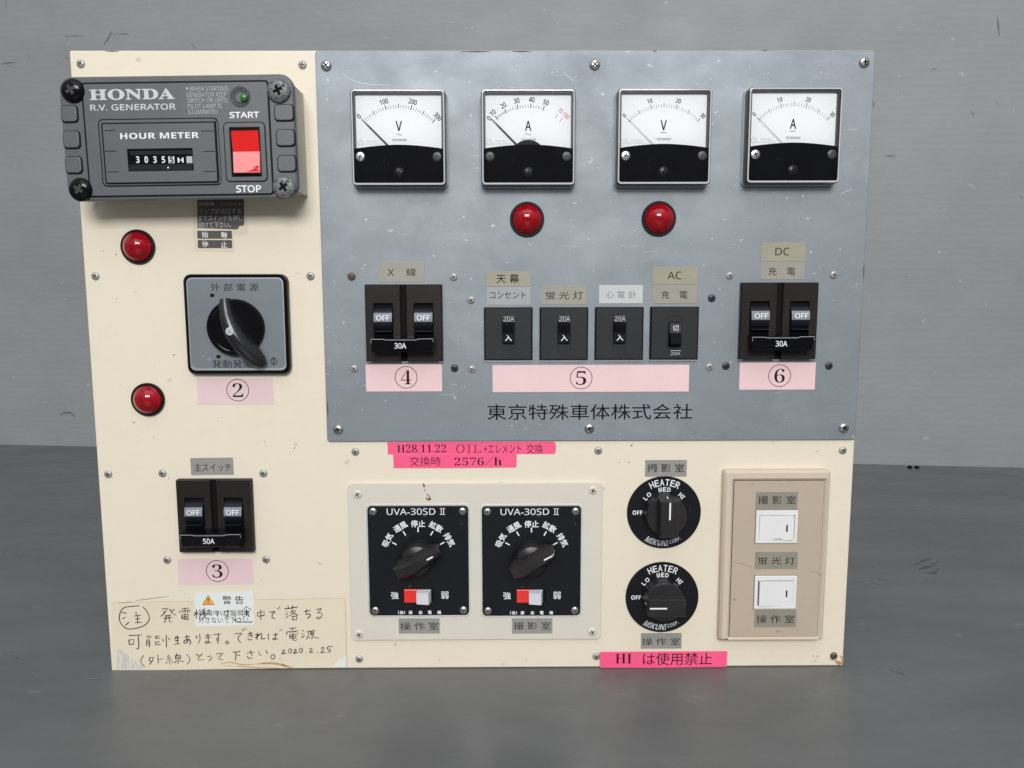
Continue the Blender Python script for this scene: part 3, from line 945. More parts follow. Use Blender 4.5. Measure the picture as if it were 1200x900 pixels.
n1 = lambda x, y: (125 + x / 7.826, 680 + y / 7.826)
tri = [wf.px(*n1(*p), .3) for p in ((880, 224), (988, 224), (931, 136))]
b.prism(tri, 0.32, 0.35, 'orange')
b.stroke(tri + [tri[0]], 0.4, 0.37, 'pen', smooth=False)
b.stroke([wf.px(*n1(931, 160), .3), wf.px(*n1(931, 200), .3)], [0.8, 0.4], 0.38, 'black_ink')
b.flat(circle(*wf.px(*n1(931, 212), .3), 0.4, 8), 0.38, 'black_ink')
b.build('triangle_symbol', wl_)
b = MB()
b.text_px(wf, '警 告', 260.7, 698.4, 285.4, 708, 0.36, 'knob', off=0.006)
b.text_px(wf, '通電中は1盤面を', 233.6, 714.8, 292.5, 721.4, 0.36, 'knob')
b.text_px(wf, '外さないで下さい', 232.4, 722.8, 291, 730.2, 0.36, 'knob')
b.build('lettering', wl_)
H1 = [
    [(330, 240), (365, 275), (392, 330), (385, 375), (340, 415), (260, 440), (190, 442), (140, 405), (118, 350), (128, 290), (160, 250), (220, 238), (300, 232)],
    [(140, 292), (185, 300)], [(145, 350), (175, 338)], [(172, 412), (208, 380)], [(268, 285), (275, 315)], [(250, 325), (318, 318)], [(262, 355), (310, 348)], [(284, 315), (286, 388)], [(262, 388), (325, 382)],
    [(510, 262), (560, 255), (535, 295), (497, 330)], [(520, 280), (535, 300)], [(575, 258), (600, 300), (640, 318)], [(600, 290), (625, 262)], [(585, 280), (600, 265)], [(530, 325), (590, 318)], [(522, 348), (600, 340)],
    [(550, 322), (545, 360), (528, 388)], [(575, 322), (575, 375), (605, 382)],
    [(690, 258), (755, 252)], [(672, 280), (670, 298)], [(672, 280), (768, 270), (762, 292)], [(720, 255), (722, 300)], [(695, 285), (705, 287)], [(695, 298), (705, 300)], [(738, 282), (750, 280)], [(738, 295), (750, 293)],
    [(690, 318), (692, 350)], [(690, 318), (750, 310), (746, 345)], [(692, 335), (746, 328)], [(692, 350), (745, 345)], [(718, 305), (720, 360), (750, 360), (755, 350)],
    [(803, 298), (845, 290)], [(825, 262), (825, 350)], [(822, 300), (803, 325)], [(830, 300), (845, 318)], [(860, 262), (850, 280), (865, 285), (850, 305)], [(905, 255), (890, 275), (910, 282), (892, 305)], [(850, 312), (940, 300)],
    [(880, 258), (890, 310), (920, 355), (935, 345)], [(865, 312), (850, 350)], [(920, 310), (880, 350)], [(935, 265), (945, 290)],
    [(1022, 275), (1018, 330), (1028, 322)], [(1085, 285), (1135, 278)], [(1110, 268), (1112, 325), (1095, 332), (1092, 318), (1132, 330)],
    [(205, 505), (322, 498)], [(205, 545), (210, 585)], [(205, 545), (252, 540), (248, 582)], [(210, 588), (250, 582)], [(290, 500), (298, 600), (292, 630), (270, 622)],
    [(385, 498), (368, 525), (400, 518)], [(395, 505), (412, 525)], [(370, 545), (368, 600)], [(370, 545), (395, 540), (395, 608), (382, 605)], [(372, 562), (395, 560)], [(372, 580), (395, 578)], [(480, 505), (455, 520)],
    [(450, 505), (450, 530), (490, 528)], [(485, 558), (455, 572)], [(450, 555), (450, 590), (495, 585)],
    [(548, 500), (550, 612)], [(520, 535), (518, 560)], [(568, 525), (580, 545)], [(640, 510), (625, 540)], [(628, 528), (668, 522)], [(650, 505), (652, 580)], [(630, 552), (665, 548)], [(620, 585), (675, 578)],
    [(712, 520), (765, 512)], [(735, 500), (738, 570)], [(760, 530), (740, 565), (715, 575), (712, 555), (745, 540), (770, 555), (768, 580), (755, 588)],
    [(825, 505), (828, 535)], [(855, 490), (858, 545), (840, 578)],
    [(905, 505), (955, 500)], [(905, 525), (955, 520)], [(930, 485), (932, 570), (908, 575), (910, 560), (960, 572)],
    [(980, 495), (1052, 490)], [(1025, 485), (1026, 540), (1010, 548), (1012, 530), (1026, 535), (1020, 580)],
    [(1105, 553), (1120, 566), (1108, 582), (1092, 570), (1105, 553)],
    [(342, 685), (315, 725), (318, 760), (350, 788)], [(400, 700), (392, 740)], [(398, 712), (430, 702), (420, 740), (392, 770)], [(400, 735), (415, 745)], [(470, 680), (475, 762)], [(478, 722), (522, 718)],
    [(575, 680), (555, 705), (580, 705)], [(585, 695), (555, 730), (600, 722)], [(578, 725), (582, 770)], [(555, 745), (545, 760)], [(600, 742), (608, 755)], [(650, 665), (640, 685)], [(630, 690), (635, 720)],
    [(630, 690), (680, 685), (678, 718)], [(632, 705), (678, 702)], [(635, 720), (678, 716)], [(658, 722), (658, 762), (648, 758)], [(645, 735), (622, 755)], [(670, 735), (710, 745)],
    [(735, 675), (765, 710), (760, 745), (738, 768)], [(820, 675), (850, 690)], [(880, 670), (840, 710), (842, 730), (890, 725)], [(925, 700), (955, 690), (965, 710), (938, 738)], [(1005, 675), (1068, 665), (1035, 700), (1035, 720), (1068, 725)],
]
H2 = [
    [(150, 285), (185, 238), (232, 270)], [(165, 290), (215, 285)], [(188, 262), (190, 330)], [(150, 312), (215, 305)], [(172, 322), (160, 340)], [(205, 318), (215, 335)], [(75, 318), (90, 330)],
    [(78, 360), (95, 352), (85, 375), (130, 380), (232, 382), (235, 375)],
    [(288, 295), (292, 328)], [(288, 295), (352, 285), (348, 322)], [(290, 328), (350, 320)], [(318, 268), (320, 362)],
    [(398, 292), (450, 285), (425, 310), (425, 340), (452, 348)], [(470, 255), (485, 265)], [(485, 242), (498, 255)],
    [(535, 262), (660, 242)], [(568, 230), (572, 262)], [(612, 230), (605, 262)], [(550, 285), (568, 292)], [(545, 310), (565, 312)], [(548, 342), (572, 325)], [(612, 270), (590, 300)], [(605, 280), (640, 275), (620, 305), (580, 325)],
    [(605, 290), (660, 320)], [(608, 330), (612, 362)], [(608, 330), (650, 326), (648, 358)], [(612, 362), (650, 358)],
    [(712, 285), (775, 275)], [(740, 262), (735, 310), (765, 305), (772, 325), (745, 350)],
    [(828, 268), (875, 258), (838, 300), (870, 295), (880, 325), (850, 352), (830, 345), (840, 332), (860, 345)],
    [(80, 490), (145, 482), (115, 515), (115, 550), (140, 570)], [(150, 445), (162, 462)], [(172, 435), (190, 450)],
    [(200, 490), (245, 480)], [(198, 508), (250, 500)], [(218, 468), (240, 525)], [(202, 525), (205, 545), (240, 542)],
    [(285, 475), (285, 545)], [(268, 498), (300, 490), (270, 530)], [(290, 515), (320, 485), (328, 505), (325, 535), (362, 530)],
    [(390, 485), (385, 520), (392, 545)], [(430, 500), (478, 492)], [(452, 478), (454, 535), (432, 542), (435, 528), (478, 540)], [(492, 455), (500, 465)], [(505, 445), (515, 455)],
    [(580, 440), (645, 434)], [(560, 470), (555, 498)], [(560, 470), (665, 462), (655, 490)], [(612, 438), (614, 490)], [(582, 475), (595, 477)], [(630, 472), (642, 470)], [(582, 500), (585, 530)],
    [(582, 500), (645, 492), (640, 525)], [(583, 515), (642, 508)], [(585, 532), (640, 525)], [(612, 490), (614, 545), (640, 550), (650, 538)],
    [(698, 455), (715, 465)], [(690, 490), (708, 490)], [(692, 525), (722, 505)], [(745, 470), (820, 458)], [(755, 470), (752, 510), (738, 540)], [(775, 475), (778, 500)], [(775, 475), (805, 472), (803, 498)], [(778, 498), (803, 496)],
    [(776, 486), (803, 484)], [(790, 500), (790, 535), (780, 532)], [(770, 515), (760, 530)], [(805, 512), (822, 525), (855, 528)],
    [(60, 658), (132, 650)], [(92, 655), (88, 735)], [(100, 680), (130, 690)],
    [(190, 665), (258, 655)], [(222, 640), (240, 690)], [(195, 690), (205, 712), (242, 712)], [(300, 650), (308, 680), (325, 688)], [(365, 640), (382, 672)],
    [(430, 678), (448, 690), (446, 710), (430, 720), (412, 708), (414, 688), (430, 678)], [(493, 713), (498, 716)],
    [(512, 650), (530, 635), (535, 650), (510, 672), (555, 665)], [(588, 622), (602, 645), (585, 667), (570, 645), (588, 622)], [(620, 640), (640, 630), (642, 645), (618, 668), (660, 660)],
    [(688, 617), (703, 638), (685, 662), (672, 640), (688, 617)], [(733, 664), (738, 667)], [(762, 635), (780, 620), (790, 635), (765, 660), (805, 655)], [(836, 655), (842, 664)],
    [(870, 625), (890, 612), (895, 630), (868, 662), (910, 655)], [(978, 603), (935, 608), (930, 628), (955, 632), (955, 650), (930, 658)],
]
b = MB()
for ox, H in ((125, H1), (265, H2)):
    for st in H:
        pp = [nf.px(ox + x / 7.826, 680 + y / 7.826) for x, y in st]
        base = random.uniform(0.50, 0.62)
        b.stroke(pp, [base * random.uniform(0.75, 1.15) for _ in pp], 0.42, 'pen', smooth=len(st) > 4)
b.build('handwriting', note)
b = MB()
for pts in ([(130.6, 706.2), (200, 704.7), (300, 702.7), (404.4, 700.8)], [(404.5, 700.8), (405.6, 740), (406.5, 776), (406.6, 781.6)]):
    b.stroke([nf.px(*p) for p in pts], 0.28, 0.2, 'rust_pale', smooth=False)
b.build('tape_edge', note)
b = MB()
for pts in ([(138.5, 706.3), (148, 705.8), (156, 704.8)], [(159, 703.7), (172, 702), (199, 698.5)], [(157, 705), (158.5, 705.3)]):
    b = MB()
    b.stroke([P(*p) for p in pts], [0.15] + [0.35] * (len(pts) - 2) + [0.12], 0.2, 'pen')
    b.build('scratch', board)


# --- meters
def meter(name, x0, y0, x1, y1, unit, sign, majors, dc, label):
    f = frame_at((x0 + x1) / 2, (y0 + y1) / 2, 5.0)
    w = 1.5
    b = MB()
    b.ring(rrect(-28.35, -28.3, 28.35, 28.35, 1.3), rrect(-27.5, -27.9, 27.5, 27.6, 0.9), w, w + 9.0, 'dialdark')  # dark case wall; its colour also stands for the shadow gap around the dial
    b.prism(rrect(-28.1, -28.1, 28.1, 28.1, 1), w, w + 1.5, 'dialdark')
    o = b.build(name, panel, (f.u0, f.v0, 0), 0, label)
    b = MB()
    b.prism(rrect(-27.4, -27.0, 27.4, 27.5, 0.8), w + 1.5, w + 7.0, 'dial')
    b.build('dial', o)
    b = MB()
    wt = w + 7.05
    PV = -11.3

    def tick(a, r0, r1, t, k='black_ink'):
        s, c = math.sin(math.radians(a)), math.cos(math.radians(a))
        b.stroke([(r0 * s, PV + r0 * c), (r1 * s, PV + r1 * c)], t, wt, k, smooth=False)

    def num(t, a, r, h, k='black_ink'):
        s, c = math.sin(math.radians(a)), math.cos(math.radians(a))
        wid = h * 0.56 * len(t) if t != '1' else None
        b.text(sans(t), r * s, PV + r * c, wid, h, wt, k, rot=-math.radians(a), bold=0.09)

    if majors == 'nonlinear':
        tab = ((0, -45), (10, -40), (20, -27), (30, -12.4), (40, 3.2), (50, 18.2))
        for v, a in tab:
            tick(a, 30.3, 33.2, 0.52)
            num(str(v), a + (0.5 if v else -1.2), 35.6 if v else 34.6, 3.1)
        for (v0, a0), (v1, a1) in zip(tab[1:], tab[2:]):
            n = 8 if v0 == 10 else 5
            for i in range(1, n):
                tick(a0 + (a1 - a0) * i / n, 30.6, 32.3, 0.26, 'fine_print')
        for t, a in (('75', 35.8), ('150', 42.6)):
            tick(a, 29.6, 32.8, 0.42, 'red_ink')
            num(t, a + (0 if t == '75' else 1.0), 35.3, 2.6, 'red_ink')
    else:
        for i in range(31):
            a = -45 + 3.0 * i
            big = i % 10 == 0
            tick(a, 30.3, 33.2 if big else (33.0 if i % 5 == 0 else 32.3), (0.42 if dc else 0.55) if big else ((0.34 if dc else 0.44) if i % 5 == 0 else (0.2 if dc else 0.26)), 'black_ink' if i % 5 == 0 else 'fine_print')
        for t, a in zip(majors, (-45, -15, 15, 45)):
            num(t, a, 35.5 if t != '0' else 35.8, 3.1 if not dc else 2.7)
    b.text(sans(unit), 0, 8.0, 3.9, 6.1, wt, 'black_ink', bold=0.12)
    if sign == '~':
        b.stroke([(-1.6, 2.6), (-0.8, 3.1), (0.2, 2.6), (1.0, 2.3), (1.9, 2.7)], 0.3, wt, 'black_ink')
    else:
        b.stroke([(-1.8, 3.4), (1.8, 3.4)], 0.32, wt, 'black_ink', smooth=False)
    b.text(sansb('TOYOKEIKI'), 0.2, -0.7, 9.4, 1.5, wt, 'grey_print', shear=0.3)
    b.ring(circle(-25.1, -2.2, 1.6, 20, 1.8), circle(-25.1, -2.2, 1.4, 20, 1.6), wt, wt + 0.02, 'soft_ink')
    b.stroke([(-26.4, -3.8), (-23.7, -0.6)], 0.15, wt, 'soft_ink', smooth=False)
    b.text(sans('TYPE BL-1'), -17.0, -1.6, 8.0, 1.1, wt, 'soft_ink')
    b.text(sans('JIS C 1102 CLASS 2.5'), -17.3, -3.3, 12.5, 1.0, wt, 'soft_ink')
    b.build('scale_lettering', o)
    b = MB()
    L = 31.5
    s = math.sin(math.radians(-45))
    if dc:
        q = [(-0.4 * s, PV - 0.4 * s), (L * s, PV - L * s)]
        b.stroke(q, [0.34, 0.2], w + 8.2, 'needle', smooth=False)
    else:
        q = [(3 * s, PV - 3 * s), (26.5 * s, PV - 26.5 * s), (33.2 * s, PV - 33.2 * s)]
        b.stroke(q, [1.0, 0.8, 0.15], w + 8.2, 'needle', smooth=False)
    if majors == 'nonlinear':
        b.prism([(11.2 * math.sin(t * PI / 24 - PI / 2), PV + 10.4 * math.cos(t * PI / 24 - PI / 2)) for t in range(24, -1, -1)], w + 7.0, w + 7.9, 'needle')
    b.build('pointer', o)
    # black mask with an arched top
    b = MB()
    top = [(28.6 - 57.2 * i / 16, -6.6 + 2.5 * (1 - abs(1 - i / 8) ** 1.7)) for i in range(17)]
    b.prism([(-28.6, -27.9), (28.6, -27.9)] + top, w + 2, w + 10.1, 'gloss_black', 0.2)
    b.build('mask', o)
    screw('meter_bright', o, -24.6, -11.6, w + 10.3, label='bright screw') if not majors == 'nonlinear' else screw('meter_dark', o, -24.6, -11.6, w + 10.3)
    screw('meter_dark', o, 24.6, -11.6, w + 10.3)
    b = MB()
    b.lathe(0, -21.6, [(3.3, w + 10.1), (3.3, w + 10.5), (2.6, w + 10.95), (1.0, w + 11.1)], 'black', 28)
    a = random.uniform(-0.6, 0.6)
    ca, sa = math.cos(a), math.sin(a)
    b.add([(x * ca - y * sa, -21.6 + x * sa + y * ca, w + 11.16) for x, y in ((-0.35, -2.6), (0.35, -2.6), (0.35, 2.6), (-0.35, 2.6))], [[0, 1, 2, 3]], 'slot')
    b.build('adjuster', o)
    # moulded clear cover: rim and window
    b = MB()
    po = rrect(-30.3, -29.9, 30.3, 30.3, 2.6)
    p1 = rrect(-29.5, -29.2, 29.5, 29.6, 2.1)
    b.loft([[(x, y, w + .05) for x, y in rrect(-30.8, -30.2, 30.8, 30.6, 2.6)], [(x, y, w + 2.4) for x, y in rrect(-30.7, -30.1, 30.7, 30.5, 2.6)], [(x, y, w + 3.0) for x, y in po]], 'rim', cap=False)
    b.loft([[(x, y, w + 3.0) for x, y in po], [(x, y, w + 9.6) for x, y in rrect(-30.1, -29.7, 30.1, 30.1, 2.4)], [(x, y, w + 10.6) for x, y in p1]], 'rim_dark', cap=False)
    b.loft([[(x, y, w + 10.6) for x, y in p1], [(x, y, w + 10.7) for x, y in rrect(-28.7, -28.1, 28.7, 28.7, 1.4)]], 'rim', cap=False)
    b.build('cover_rim', o)
    b = MB()
    b.flat([(-28.5, -6.0)] + [(x, y + 0.15) for x, y in reversed(top)] + [(28.5, -6.0), (28.5, 28.5), (-28.5, 28.5)], w + 10.2, 'clear')
    b.build('cover_window', o)
    return o


meter('voltmeter', 413, 107.5, 524, 220.5, 'V', '~', ('0', '100', '200', '300'), False, 'voltmeter scaled to 300 with thick pointer')
meter('ammeter', 563.5, 107, 674, 220.5, 'A', '~', 'nonlinear', False, 'ammeter with red 75 and 150 marks')
meter('voltmeter', 720.7, 106, 831.5, 220, 'V', '-', ('0', '10', '20', '30'), True, 'voltmeter scaled to 30 with thin pointer')
meter('ammeter', 869.5, 104.5, 983.5, 218.5, 'A', '-', ('0', '10', '20', '30'), True, 'ammeter scaled to 30 with thin pointer')


# --- red pilot lamps
def lamp(x, y, base):
    f = frame_at(x, y, base)
    b = MB()
    b.ring(circle(0, 0, 11.3, 48), circle(0, 0, 9.5, 48), base, base + 1.9, 'black', 0.4, wi=base + 0.5)
    b.flat(circle(0, 0, 10, 40), base + 0.5, 'slot')
    o = b.build('pilot_lamp', panel, (f.u0, f.v0, 0), 0)
    b = MB()
    prof = [(9.5, base + 0.6), (9.4, base + 2.6)]
    R = 10.6
    c0 = base + 2.6 + 5.2 - R
    for k in range(1, 11):
        a = math.radians(62.5 * (1 - k / 10.0))
        prof.append((max(R * math.sin(a), 0.02), c0 + R * math.cos(a)))
    b.lathe(0, 0, prof, 'lens', 48)
    b.build('lens', o)


for x, y, base in ((162.3, 289.3, 0), (174, 468, 0), (617.6, 257, 1.5), (771.8, 256.3, 1.5)):
    lamp(x, y, base)

# --- rotary changeover switch
f = frame_at(277.3, 380.3, 5)
b = MB()
b.prism(rrect(-34.3, -33.2, 34.3, 33.2, 5.0, 6), 0.02, 4.4, 'black', 0.5)
b.ring(rrect(-33.6, -32.5, 33.6, 32.5, 4.6, 6), rrect(-31.9, -30.4, 31.9, 30.8, 3.6, 6), 4.3, 5.2, 'gloss_black', 0.35)
rot = b.build('rotary_switch', panel, (f.u0, f.v0, 0), 0, 'square blue grey rotary switch with a black lever knob')
b = MB()
b.prism(rrect(-31.8, -30.7, 31.8, 30.7, 3.5, 6), 4.2, 4.9, 'face_grey', 0.2)
b.ring(rrect(-31.9, -31.0, 31.9, 30.9, 3.6, 6), rrect(-31.3, -29.2, 31.3, 30.0, 3.2, 6), 4.85, 5.05, 'alu_edge')
b.build('face_plate', rot)
b = MB()
z4 = lambda x, y: (205 + x / 5.297, 310 + y / 5.297)
for body, x0, y0, x1, y1 in (('外 部 電 源', 222, 117, 517, 165), ('発動発電機', 232, 592, 545, 642)):
    a0, a1 = z4(x0, y0), z4(x1, y1)
    b.text_px(f, body, a0[0], a0[1], a1[0], a1[1], 5.0, 'black_ink', off=-0.004)
cc = f.px(*z4(613, 600), 5)
b.ring(circle(cc[0], cc[1], 2.2, 24), circle(cc[0], cc[1], 1.7, 24), 4.95, 5.0, 'black_ink')
b.stroke([(cc[0], cc[1] + 3.1), (cc[0], cc[1] - 3.1)], 0.5, 5.02, 'black_ink')
b.flat(circle(*f.px(*z4(231, 191), 5), 1.5, 16, 1.3), 5.0, 'black_ink')
b.flat(circle(*f.px(*z4(270, 572), 5), 1.6, 16, 1.2), 5.0, 'black_ink')
b.build('lettering', rot)
kc = f.px(*z4(372, 392), 8)
b = MB()
b.lathe(kc[0], kc[1], [(19.0, 4.9), (19.0, 6.4), (18.6, 8.4), (17.9, 9.2), (16.8, 9.4), (15.5, 9.0)], 'gloss_black', 48)
# lever: rounded ridge tapering to both tips
sp_ = [(283, 212, 3.2, 11.8), (290, 262, 4.6, 13.4), (303, 320, 5.4, 15.2), (330, 385, 6.6, 17.2), (352, 430, 7.2, 18.0), (400, 500, 7.0, 17.6), (455, 565, 6.2, 16), (500, 610, 4.9, 13.6), (525, 636, 3.0, 10.6)]
rings = []
for i, (x, y, hw, ht) in enumerate(sp_):
    c = f.px(*z4(x, y), 16)
    pa, pb = sp_[max(i - 1, 0)], sp_[min(i + 1, len(sp_) - 1)]
    ca, cb = f.px(*z4(pa[0], pa[1]), 16), f.px(*z4(pb[0], pb[1]), 16)
    d = math.hypot(cb[0] - ca[0], cb[1] - ca[1])
    nx, ny = -(cb[1] - ca[1]) / d, (cb[0] - ca[0]) / d
    rg = []
    for k in range(11):
        t = -1 + 2 * k / 10
        hgt = 8.6 + (ht - 8.6) * (1 - abs(t) ** 3.2)
        rg.append((c[0] + nx * hw * t * 1.05, c[1] + ny * hw * t * 1.05, hgt))
    rings.append(rg)
b.loft([r[::-1] for r in rings], 'lever', cap=False, closed=False)
for r, s in ((rings[0], 1), (rings[-1], -1)):
    b.add(r, [list(range(len(r)))[::s]], 'gloss_black')
b.build('knob', rot)
b = MB()
c = f.px(*z4(340, 415), 18)
b.lathe(c[0], c[1], [(2.7, 16.6), (2.7, 18.2), (2.5, 18.45), (1.0, 18.5)], 'face_screw', 24)
b.text('✕', c[0], c[1], 1.8, 1.8, 18.6, 'knob')
b.build('knob_screw', rot)


# --- double breakers
def breaker(x0, y0, x1, y1, base, amp, label):
    f = frame_at((x0 + x1) / 2, (y0 + y1) / 2, base + 4)
    hw, hh, t = 25.6, 25.6, base + 5.0
    b = MB()
    b.prism(rrect(-hw, -hh, hw, hh, 0.6, 2), base, base + 3.0, 'brown_black', 0.2, top='slot')  # groove and window floors near-black, their shade put into the colour
    for s in (-1, 1):
        u0, u1 = (-hw + 0.3, -2.0) if s < 0 else (2.0, hw - 0.3)
        cu = (u0 + u1) / 2 + (0.3 if s < 0 else -0.3)
        b.ring(rrect(u0, -hh + 0.3, u1, hh - 0.3), rrect(cu - 6.3, -9.0, cu + 6.3, 13.0), base + 2.9, t, 'brown_black', 0.35, kin='slot')  # window walls near-black, with the same painted shade
    if base:
        for u0, u1 in ((-hw + 0.5, -hw + 3), (-2.2, 2.2), (hw - 3, hw - 0.5)):
            b.box(u0, -hh - 1.1, u1, -hh - 0.02, base, base + 1.2, 'alu_edge')
    o = b.build('circuit_breaker', panel, (f.u0, f.v0, 0), 0, label)
    for s in (-1, 1):
        u0, u1 = (-hw + 0.3, -2.0) if s < 0 else (2.0, hw - 0.3)
        cu = (u0 + u1) / 2 + (0.3 if s < 0 else -0.3)
        b = MB()
        # barrel-shaped toggle seen from the front
        R, n = 10.2, 22
        prof = []
        for i in range(n + 1):
            a = math.radians(-75 + 150.0 * i / n)
            prof.append((2.2 + R * math.sin(a), base - 2.6 + R * math.cos(a)))
        prof = [p for p in prof if p[1] > base + 0.2]
        for (v0, w0), (v1, w1) in zip(prof, prof[1:]):
            vm = (v0 + v1) / 2
            k = 'slate_band' if 0.8 <= vm <= 6.6 else 'navy'
            b.add([(cu - 6.0, v0, w0), (cu + 6.0, v0, w0), (cu + 6.0, v1, w1), (cu - 6.0, v1, w1)], [[0, 1, 2, 3]], k)
        for sx in (-6.0, 6.0):
            ring = [(cu + sx, v, w) for v, w in prof]
            b.add(ring, [list(range(len(ring)))[::(1 if sx > 0 else -1)]], 'navy')
        b.box(cu - 6.0, -5.6, cu + 6.0, -4.9, base + 3, base + 8.2, 'navy')
        tg = b.build('toggle', o)
        b = MB()
        b.text(sans('OFF'), cu + 0.2, 3.6, 8.6, 3.4, base + 8.0, 'white_ink', bold=0.12)
        b.build('lettering', tg)
    # tie bar across both toggles
    b = MB()
    b.loft([[(-19.5, -19.5, base + 5), (19.5, -19.5, base + 5), (20.6, -8.6, base + 5), (-20.6, -8.6, base + 5)], [(-20.0, -18.6, base + 13.5), (20.0, -18.6, base + 13.5), (20.6, -9.6, base + 13.5), (-20.6, -9.6, base + 13.5)],
            [(-19.6, -18.2, base + 14), (19.6, -18.2, base + 14), (20.2, -10.2, base + 14), (-20.2, -10.2, base + 14)]], 'gloss_black')
    b.stroke([(-20.3, -12.6), (-20.3, -10.1), (-12.5, -10.1), (-10.5, -10.6), (9.0, -10.6), (11.5, -9.9), (20.3, -9.8), (20.3, -12)], 0.3, base + 14.06, 'soft_ink', smooth=False)  # bright upper edge of the bar, painted as a pale line
    tb = b.build('tie_bar', o)
    b = MB()
    b.text(sans(amp), -1.2, -14.4, 7.6, 3.6, base + 14.08, 'white_ink', bold=0.06)
    b.build('lettering', tb)


breaker(206, 561.3, 298, 648.5, 0.0, '50A', 'black double breaker marked 50A')
breaker(427.3, 333.7, 519, 423.6, 1.5, '30A', 'black double breaker marked 30A above sticker number 4')
breaker(867.0, 331, 958.4, 421.6, 1.5, '30A', 'black double breaker marked 30A above sticker number 6')


# --- small breakers
def small_breaker(x0, y0, x1, y1, on, label, dot=False):
    base = 1.5
    f = frame_at((x0 + x1) / 2, (y0 + y1) / 2, base + 2)
    hw, hh = 16.2, 17.7
    b = MB()
    b.prism(rrect(-hw, -hh, hw, hh, 0.5, 2), base, base + 2.4, 'gloss_black', 0.2)
    b.ring(rrect(-hw + 0.8, -hh + 0.7, hw - 0.8, hh - 0.5, 0.4, 2), rrect(-4.4, -10.6, 4.4, 11.4, 0.2, 2), base + 2.3, base + 2.9, 'charcoal', 0.15)
    b.flat(rrect(-4.6, -10.8, 4.6, 11.6), base + 2.5, 'charcoal')
    b.box(-hw + 0.3, -hh - 1.2, hw - 0.2, -hh - 0.02, base, base + 1.0, 'alu_edge')
    o = b.build('circuit_breaker', panel, (f.u0, f.v0, 0), 0, label)
    b = MB()
    t = base + 2.5
    if on:
        b.hexa([(-4.0, -6.9, t), (4.0, -6.9, t), (4.0, 1.6, t), (-4.0, 1.6, t)], [(-3.7, -5.9, t + 2.4), (3.7, -5.9, t + 2.4), (3.7, 1.2, t + 3.4), (-3.7, 1.2, t + 3.4)], 'black')
        b.hexa([(-4.0, 1.0, t), (4.0, 1.0, t), (4.0, 8.0, t), (-4.0, 8.0, t)], [(-3.6, 1.2, t + 5.4), (3.6, 1.2, t + 5.4), (3.6, 5.6, t + 6.6), (-3.6, 5.6, t + 6.6)], 'slot')  # nub in near-black, its shading put into the colour
    else:
        b.hexa([(-4.0, -9.2, t), (4.0, -9.2, t), (4.0, 0.4, t), (-4.0, 0.4, t)], [(-3.6, -6.4, t + 6.6), (3.6, -6.4, t + 6.6), (3.6, -0.4, t + 5.4), (-3.6, -0.4, t + 5.4)], 'slot')  # switched-off nub, shading painted in with the same near-black
        b.hexa([(-4.0, -0.4, t), (4.0, -0.4, t), (4.0, 7.7, t), (-4.0, 7.7, t)], [(-3.7, 0.2, t + 3.4), (3.7, 0.2, t + 3.4), (3.7, 6.8, t + 2.4), (-3.7, 6.8, t + 2.4)], 'black')
    tg = b.build('toggle', o)
    b = MB()
    if on:
        b.text('入', 0.0, -2.5, 4.4, 3.9, t + 3.5, 'white_ink', bold=0.1)
        b.text(sans('20A'), 0.4, 9.9, 7.4, 2.5, base + 3.0, 'grey_ink')
        b.stroke([(-3.2, 11.6), (4.0, 11.6)], 0.22, base + 3.0, 'soft_ink', smooth=False)
        b.stroke([(-3.2, 8.2), (4.0, 8.2)], 0.22, base + 3.0, 'soft_ink', smooth=False)
    else:
        b.text('切', 0.1, 3.6, 3.9, 3.9, t + 3.5, 'white_ink')
        b.text(sans('20A'), 1.0, -13.6, 6.6, 2.1, base + 3.0, 'grey_ink')
        b.stroke([(-2.4, -11.6), (4.6, -11.6)], 0.28, base + 3.0, 'white_ink', smooth=False)
    b.build('lettering', o)


small_breaker(567, 360, 624.3, 422.4, True, 'small black breaker switched on, under two stacked tapes')
small_breaker(631.9, 360, 689.5, 422.2, True, 'small black breaker switched on, under an olive tape')
small_breaker(696.7, 359.5, 754.3, 422.2, True, 'small black breaker switched on, under the pale tape')
small_breaker(760.7, 358.8, 819.3, 422.2, False, 'small black breaker switched off')

# --- fan controller plate
b = MB()
fp = frame_at(557.3, 658, 2)
b.prism(rrect(*fp.rect(409.3, 566.2, 705.3, 749.7, 2), 3.2, 5), 0.02, 2.0, 'fan_plate', 0.35)
fan = b.build('fan_plate', panel, (fp.u0, fp.v0, 0), 0, 'beige plate carrying two black fan controllers')
for x, y in ((419.2, 579), (694.8, 574.5), (421, 743), (694, 740.3)):
    screw('pale', fan, *fp.px(x, y, 2), 2.0)
b = MB()
for pts, wdt in (([(496, 566.5), (497, 569.5), (496.8, 571)], 1.3), ([(497.3, 573), (498.2, 576)], 0.9), ([(499, 583.5), (502.5, 585.5), (505, 584)], 1.5), ([(500, 578.5), (503, 582), (504.5, 586)], 0.9)):
    b.stroke([fp.px(*p, 2) for p in pts], [wdt * 0.5] + [wdt] * (len(pts) - 2) + [wdt * 0.5], 2.06, 'rust')
b.build('rust_stain', fan)


